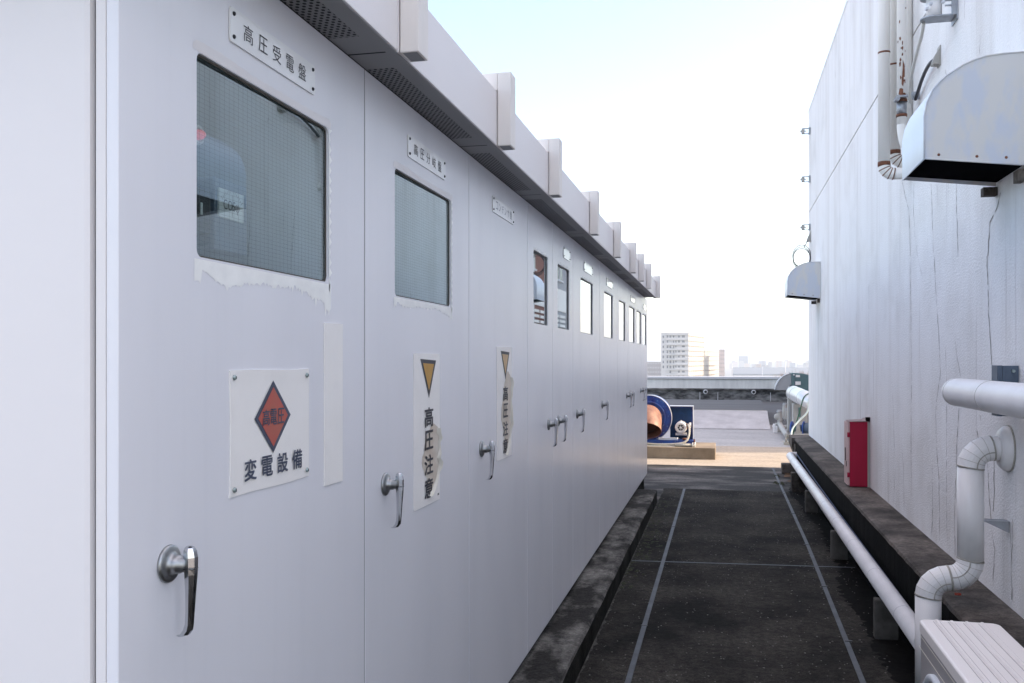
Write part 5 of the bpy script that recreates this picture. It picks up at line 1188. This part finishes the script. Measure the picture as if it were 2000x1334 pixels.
while u < 1600:
    wd = rnd.uniform(3.5, 11); vt = rnd.uniform(704.0, 713.5); Y = rnd.uniform(1050, 2400); hm = hues[rnd.randrange(5)]
    o = block('town_building', u, u+wd, vt, Y, 30, hm, f'tiny {words[hm]} building far off on the hazy skyline past the parapet', 'building', 0, group='tiny far buildings on the skyline')
    u += wd*rnd.uniform(.7, 1.5); k += 1
t = thing('factory', 'long low blue-grey factory roof across the middle distance', 'factory', (60, 800, GZ))
a = onY(1431, 717.5, 800.); b = onY(1640, 717.5, 800.); e = onY(1431, 730, 760.)
mb = MB(); mb.prism([(a.x, 760, GZ), (a.x, 760, e.z), (a.x, 800, a.z), (a.x, 840, e.z), (a.x, 840, GZ)], (b.x-a.x, 0, 0)); mb.build('roof', 'factory', t)
mb = MB(); mb.box((a.x, 757, GZ), (b.x, 759.9, e.z-1.0)); mb.build('wall', 'citya', t)
for u_, vt, Y, r, lb in ((1429.7, 707, 420., .16, 'pale lamp pole right of the pinkish apartment end'), (1533.5, 704, 420., .16, 'pale lamp pole in front of the bare trees'), (1489, 714, 480., .13, 'short lamp pole before the long factory roof')):
    p = onY(u_, vt, Y); t = thing('lamp_pole', lb, 'lamp pole', (p.x, Y, GZ), 'lamp poles in the town')
    mb = MB(); mb.cyl((p.x, Y, GZ), (p.x, Y, p.z), r*1.4, r, 8); mb.build('pole', 'mast', t)
    mb = MB(); mb.box((p.x-.3, Y-.3, p.z), (p.x+1.2, Y+.3, p.z+.25)); mb.build('lamp_head', 'mast', t)
p = onY(1525.5, 628, 1400.); t = thing('pylon', 'tall lattice pylon rising faintly above the skyline', 'pylon', (p.x, 1400, GZ))
mb = MB(); base = 7.0; top = 1.2; hgt = p.z-GZ
for sx in (-1, 1):
    for sy in (-1, 1): mb.cyl((p.x+sx*base/2, 1400+sy*base/2, GZ), (p.x+sx*top/2, 1400+sy*top/2, p.z), .22, n=5)
N = 16
for k in range(N):
    f0, f1 = k/N, (k+1)/N; w0 = base+(top-base)*f0; w1 = base+(top-base)*f1; z0, z1 = GZ+hgt*f0, GZ+hgt*f1
    for sy in (-1, 1):
        mb.cyl((p.x-w0/2, 1400+sy*w0/2, z0), (p.x+w1/2, 1400+sy*w1/2, z1), .14, n=4); mb.cyl((p.x+w0/2, 1400+sy*w0/2, z0), (p.x-w1/2, 1400+sy*w1/2, z1), .14, n=4)
mb.build('lattice', 'mast', t)
mb = MB()
for f in (.72, .82, .92): z = GZ+hgt*f; mb.cyl((p.x-8, 1400, z), (p.x+8, 1400, z), .3, n=5)
mb.build('cross_arm', 'mast', t)
# bare winter trees
def bare_tree(x, y, h, seed, label):
    r = random.Random(seed); t = thing('bare_tree', label, 'tree', (x, y, GZ), 'bare trees beyond the parapet'); mb = MB()
    mb.cyl((x, y, GZ), (x, y, GZ+h*.45), .35, .2, 7); mb.build('trunk', 'twig', t); mb = MB()
    def grow(p, d, L, rad, n):
        e = p+d*L; mb.cyl(p, e, rad, rad*.6, 4, caps=False)
        if n == 0: return
        for _ in range(3): grow(e, (d+Vector((r.uniform(-.8, .8), r.uniform(-.8, .8), r.uniform(-.1, .6)))).normalized(), L*r.uniform(.6, .85), rad*.6, n-1)
    for _ in range(5): grow(Vector((x, y, GZ+h*.38)), Vector((r.uniform(-.7, .7), r.uniform(-.7, .7), 1)).normalized(), h*.22, .16, 3)
    mb.build('crown', 'twig', t)
for k, (u_, vt) in enumerate(((1533, 724), (1539, 721), (1546, 722), (1553, 720), (1560, 721.5), (1567, 720), (1574, 721), (1581, 720))):
    Y = 330+12*(k % 3); p = onY(u_, vt, Y); bare_tree(p.x, Y, p.z-GZ, k, 'brown leafless tree in the row beyond the parapet, right of the lamp pole')

# ================================================================== AIR
hz = bpy.data.materials.new('haze'); hz.use_nodes = True; n = hz.node_tree.nodes; n.clear()
ho = n.new('ShaderNodeOutputMaterial'); pv = n.new('ShaderNodeVolumePrincipled'); pv.inputs['Color'].default_value = (.84, .92, 1, 1); pv.inputs['Density'].default_value = .00055; pv.inputs['Anisotropy'].default_value = .3
hz.node_tree.links.new(pv.outputs[0], ho.inputs['Volume'])
mb = MB(); mb.box((-5200, -5200, GZ-2), (5200, 9200, 62)); struct(mb.build('haze', hz), 'stuff')
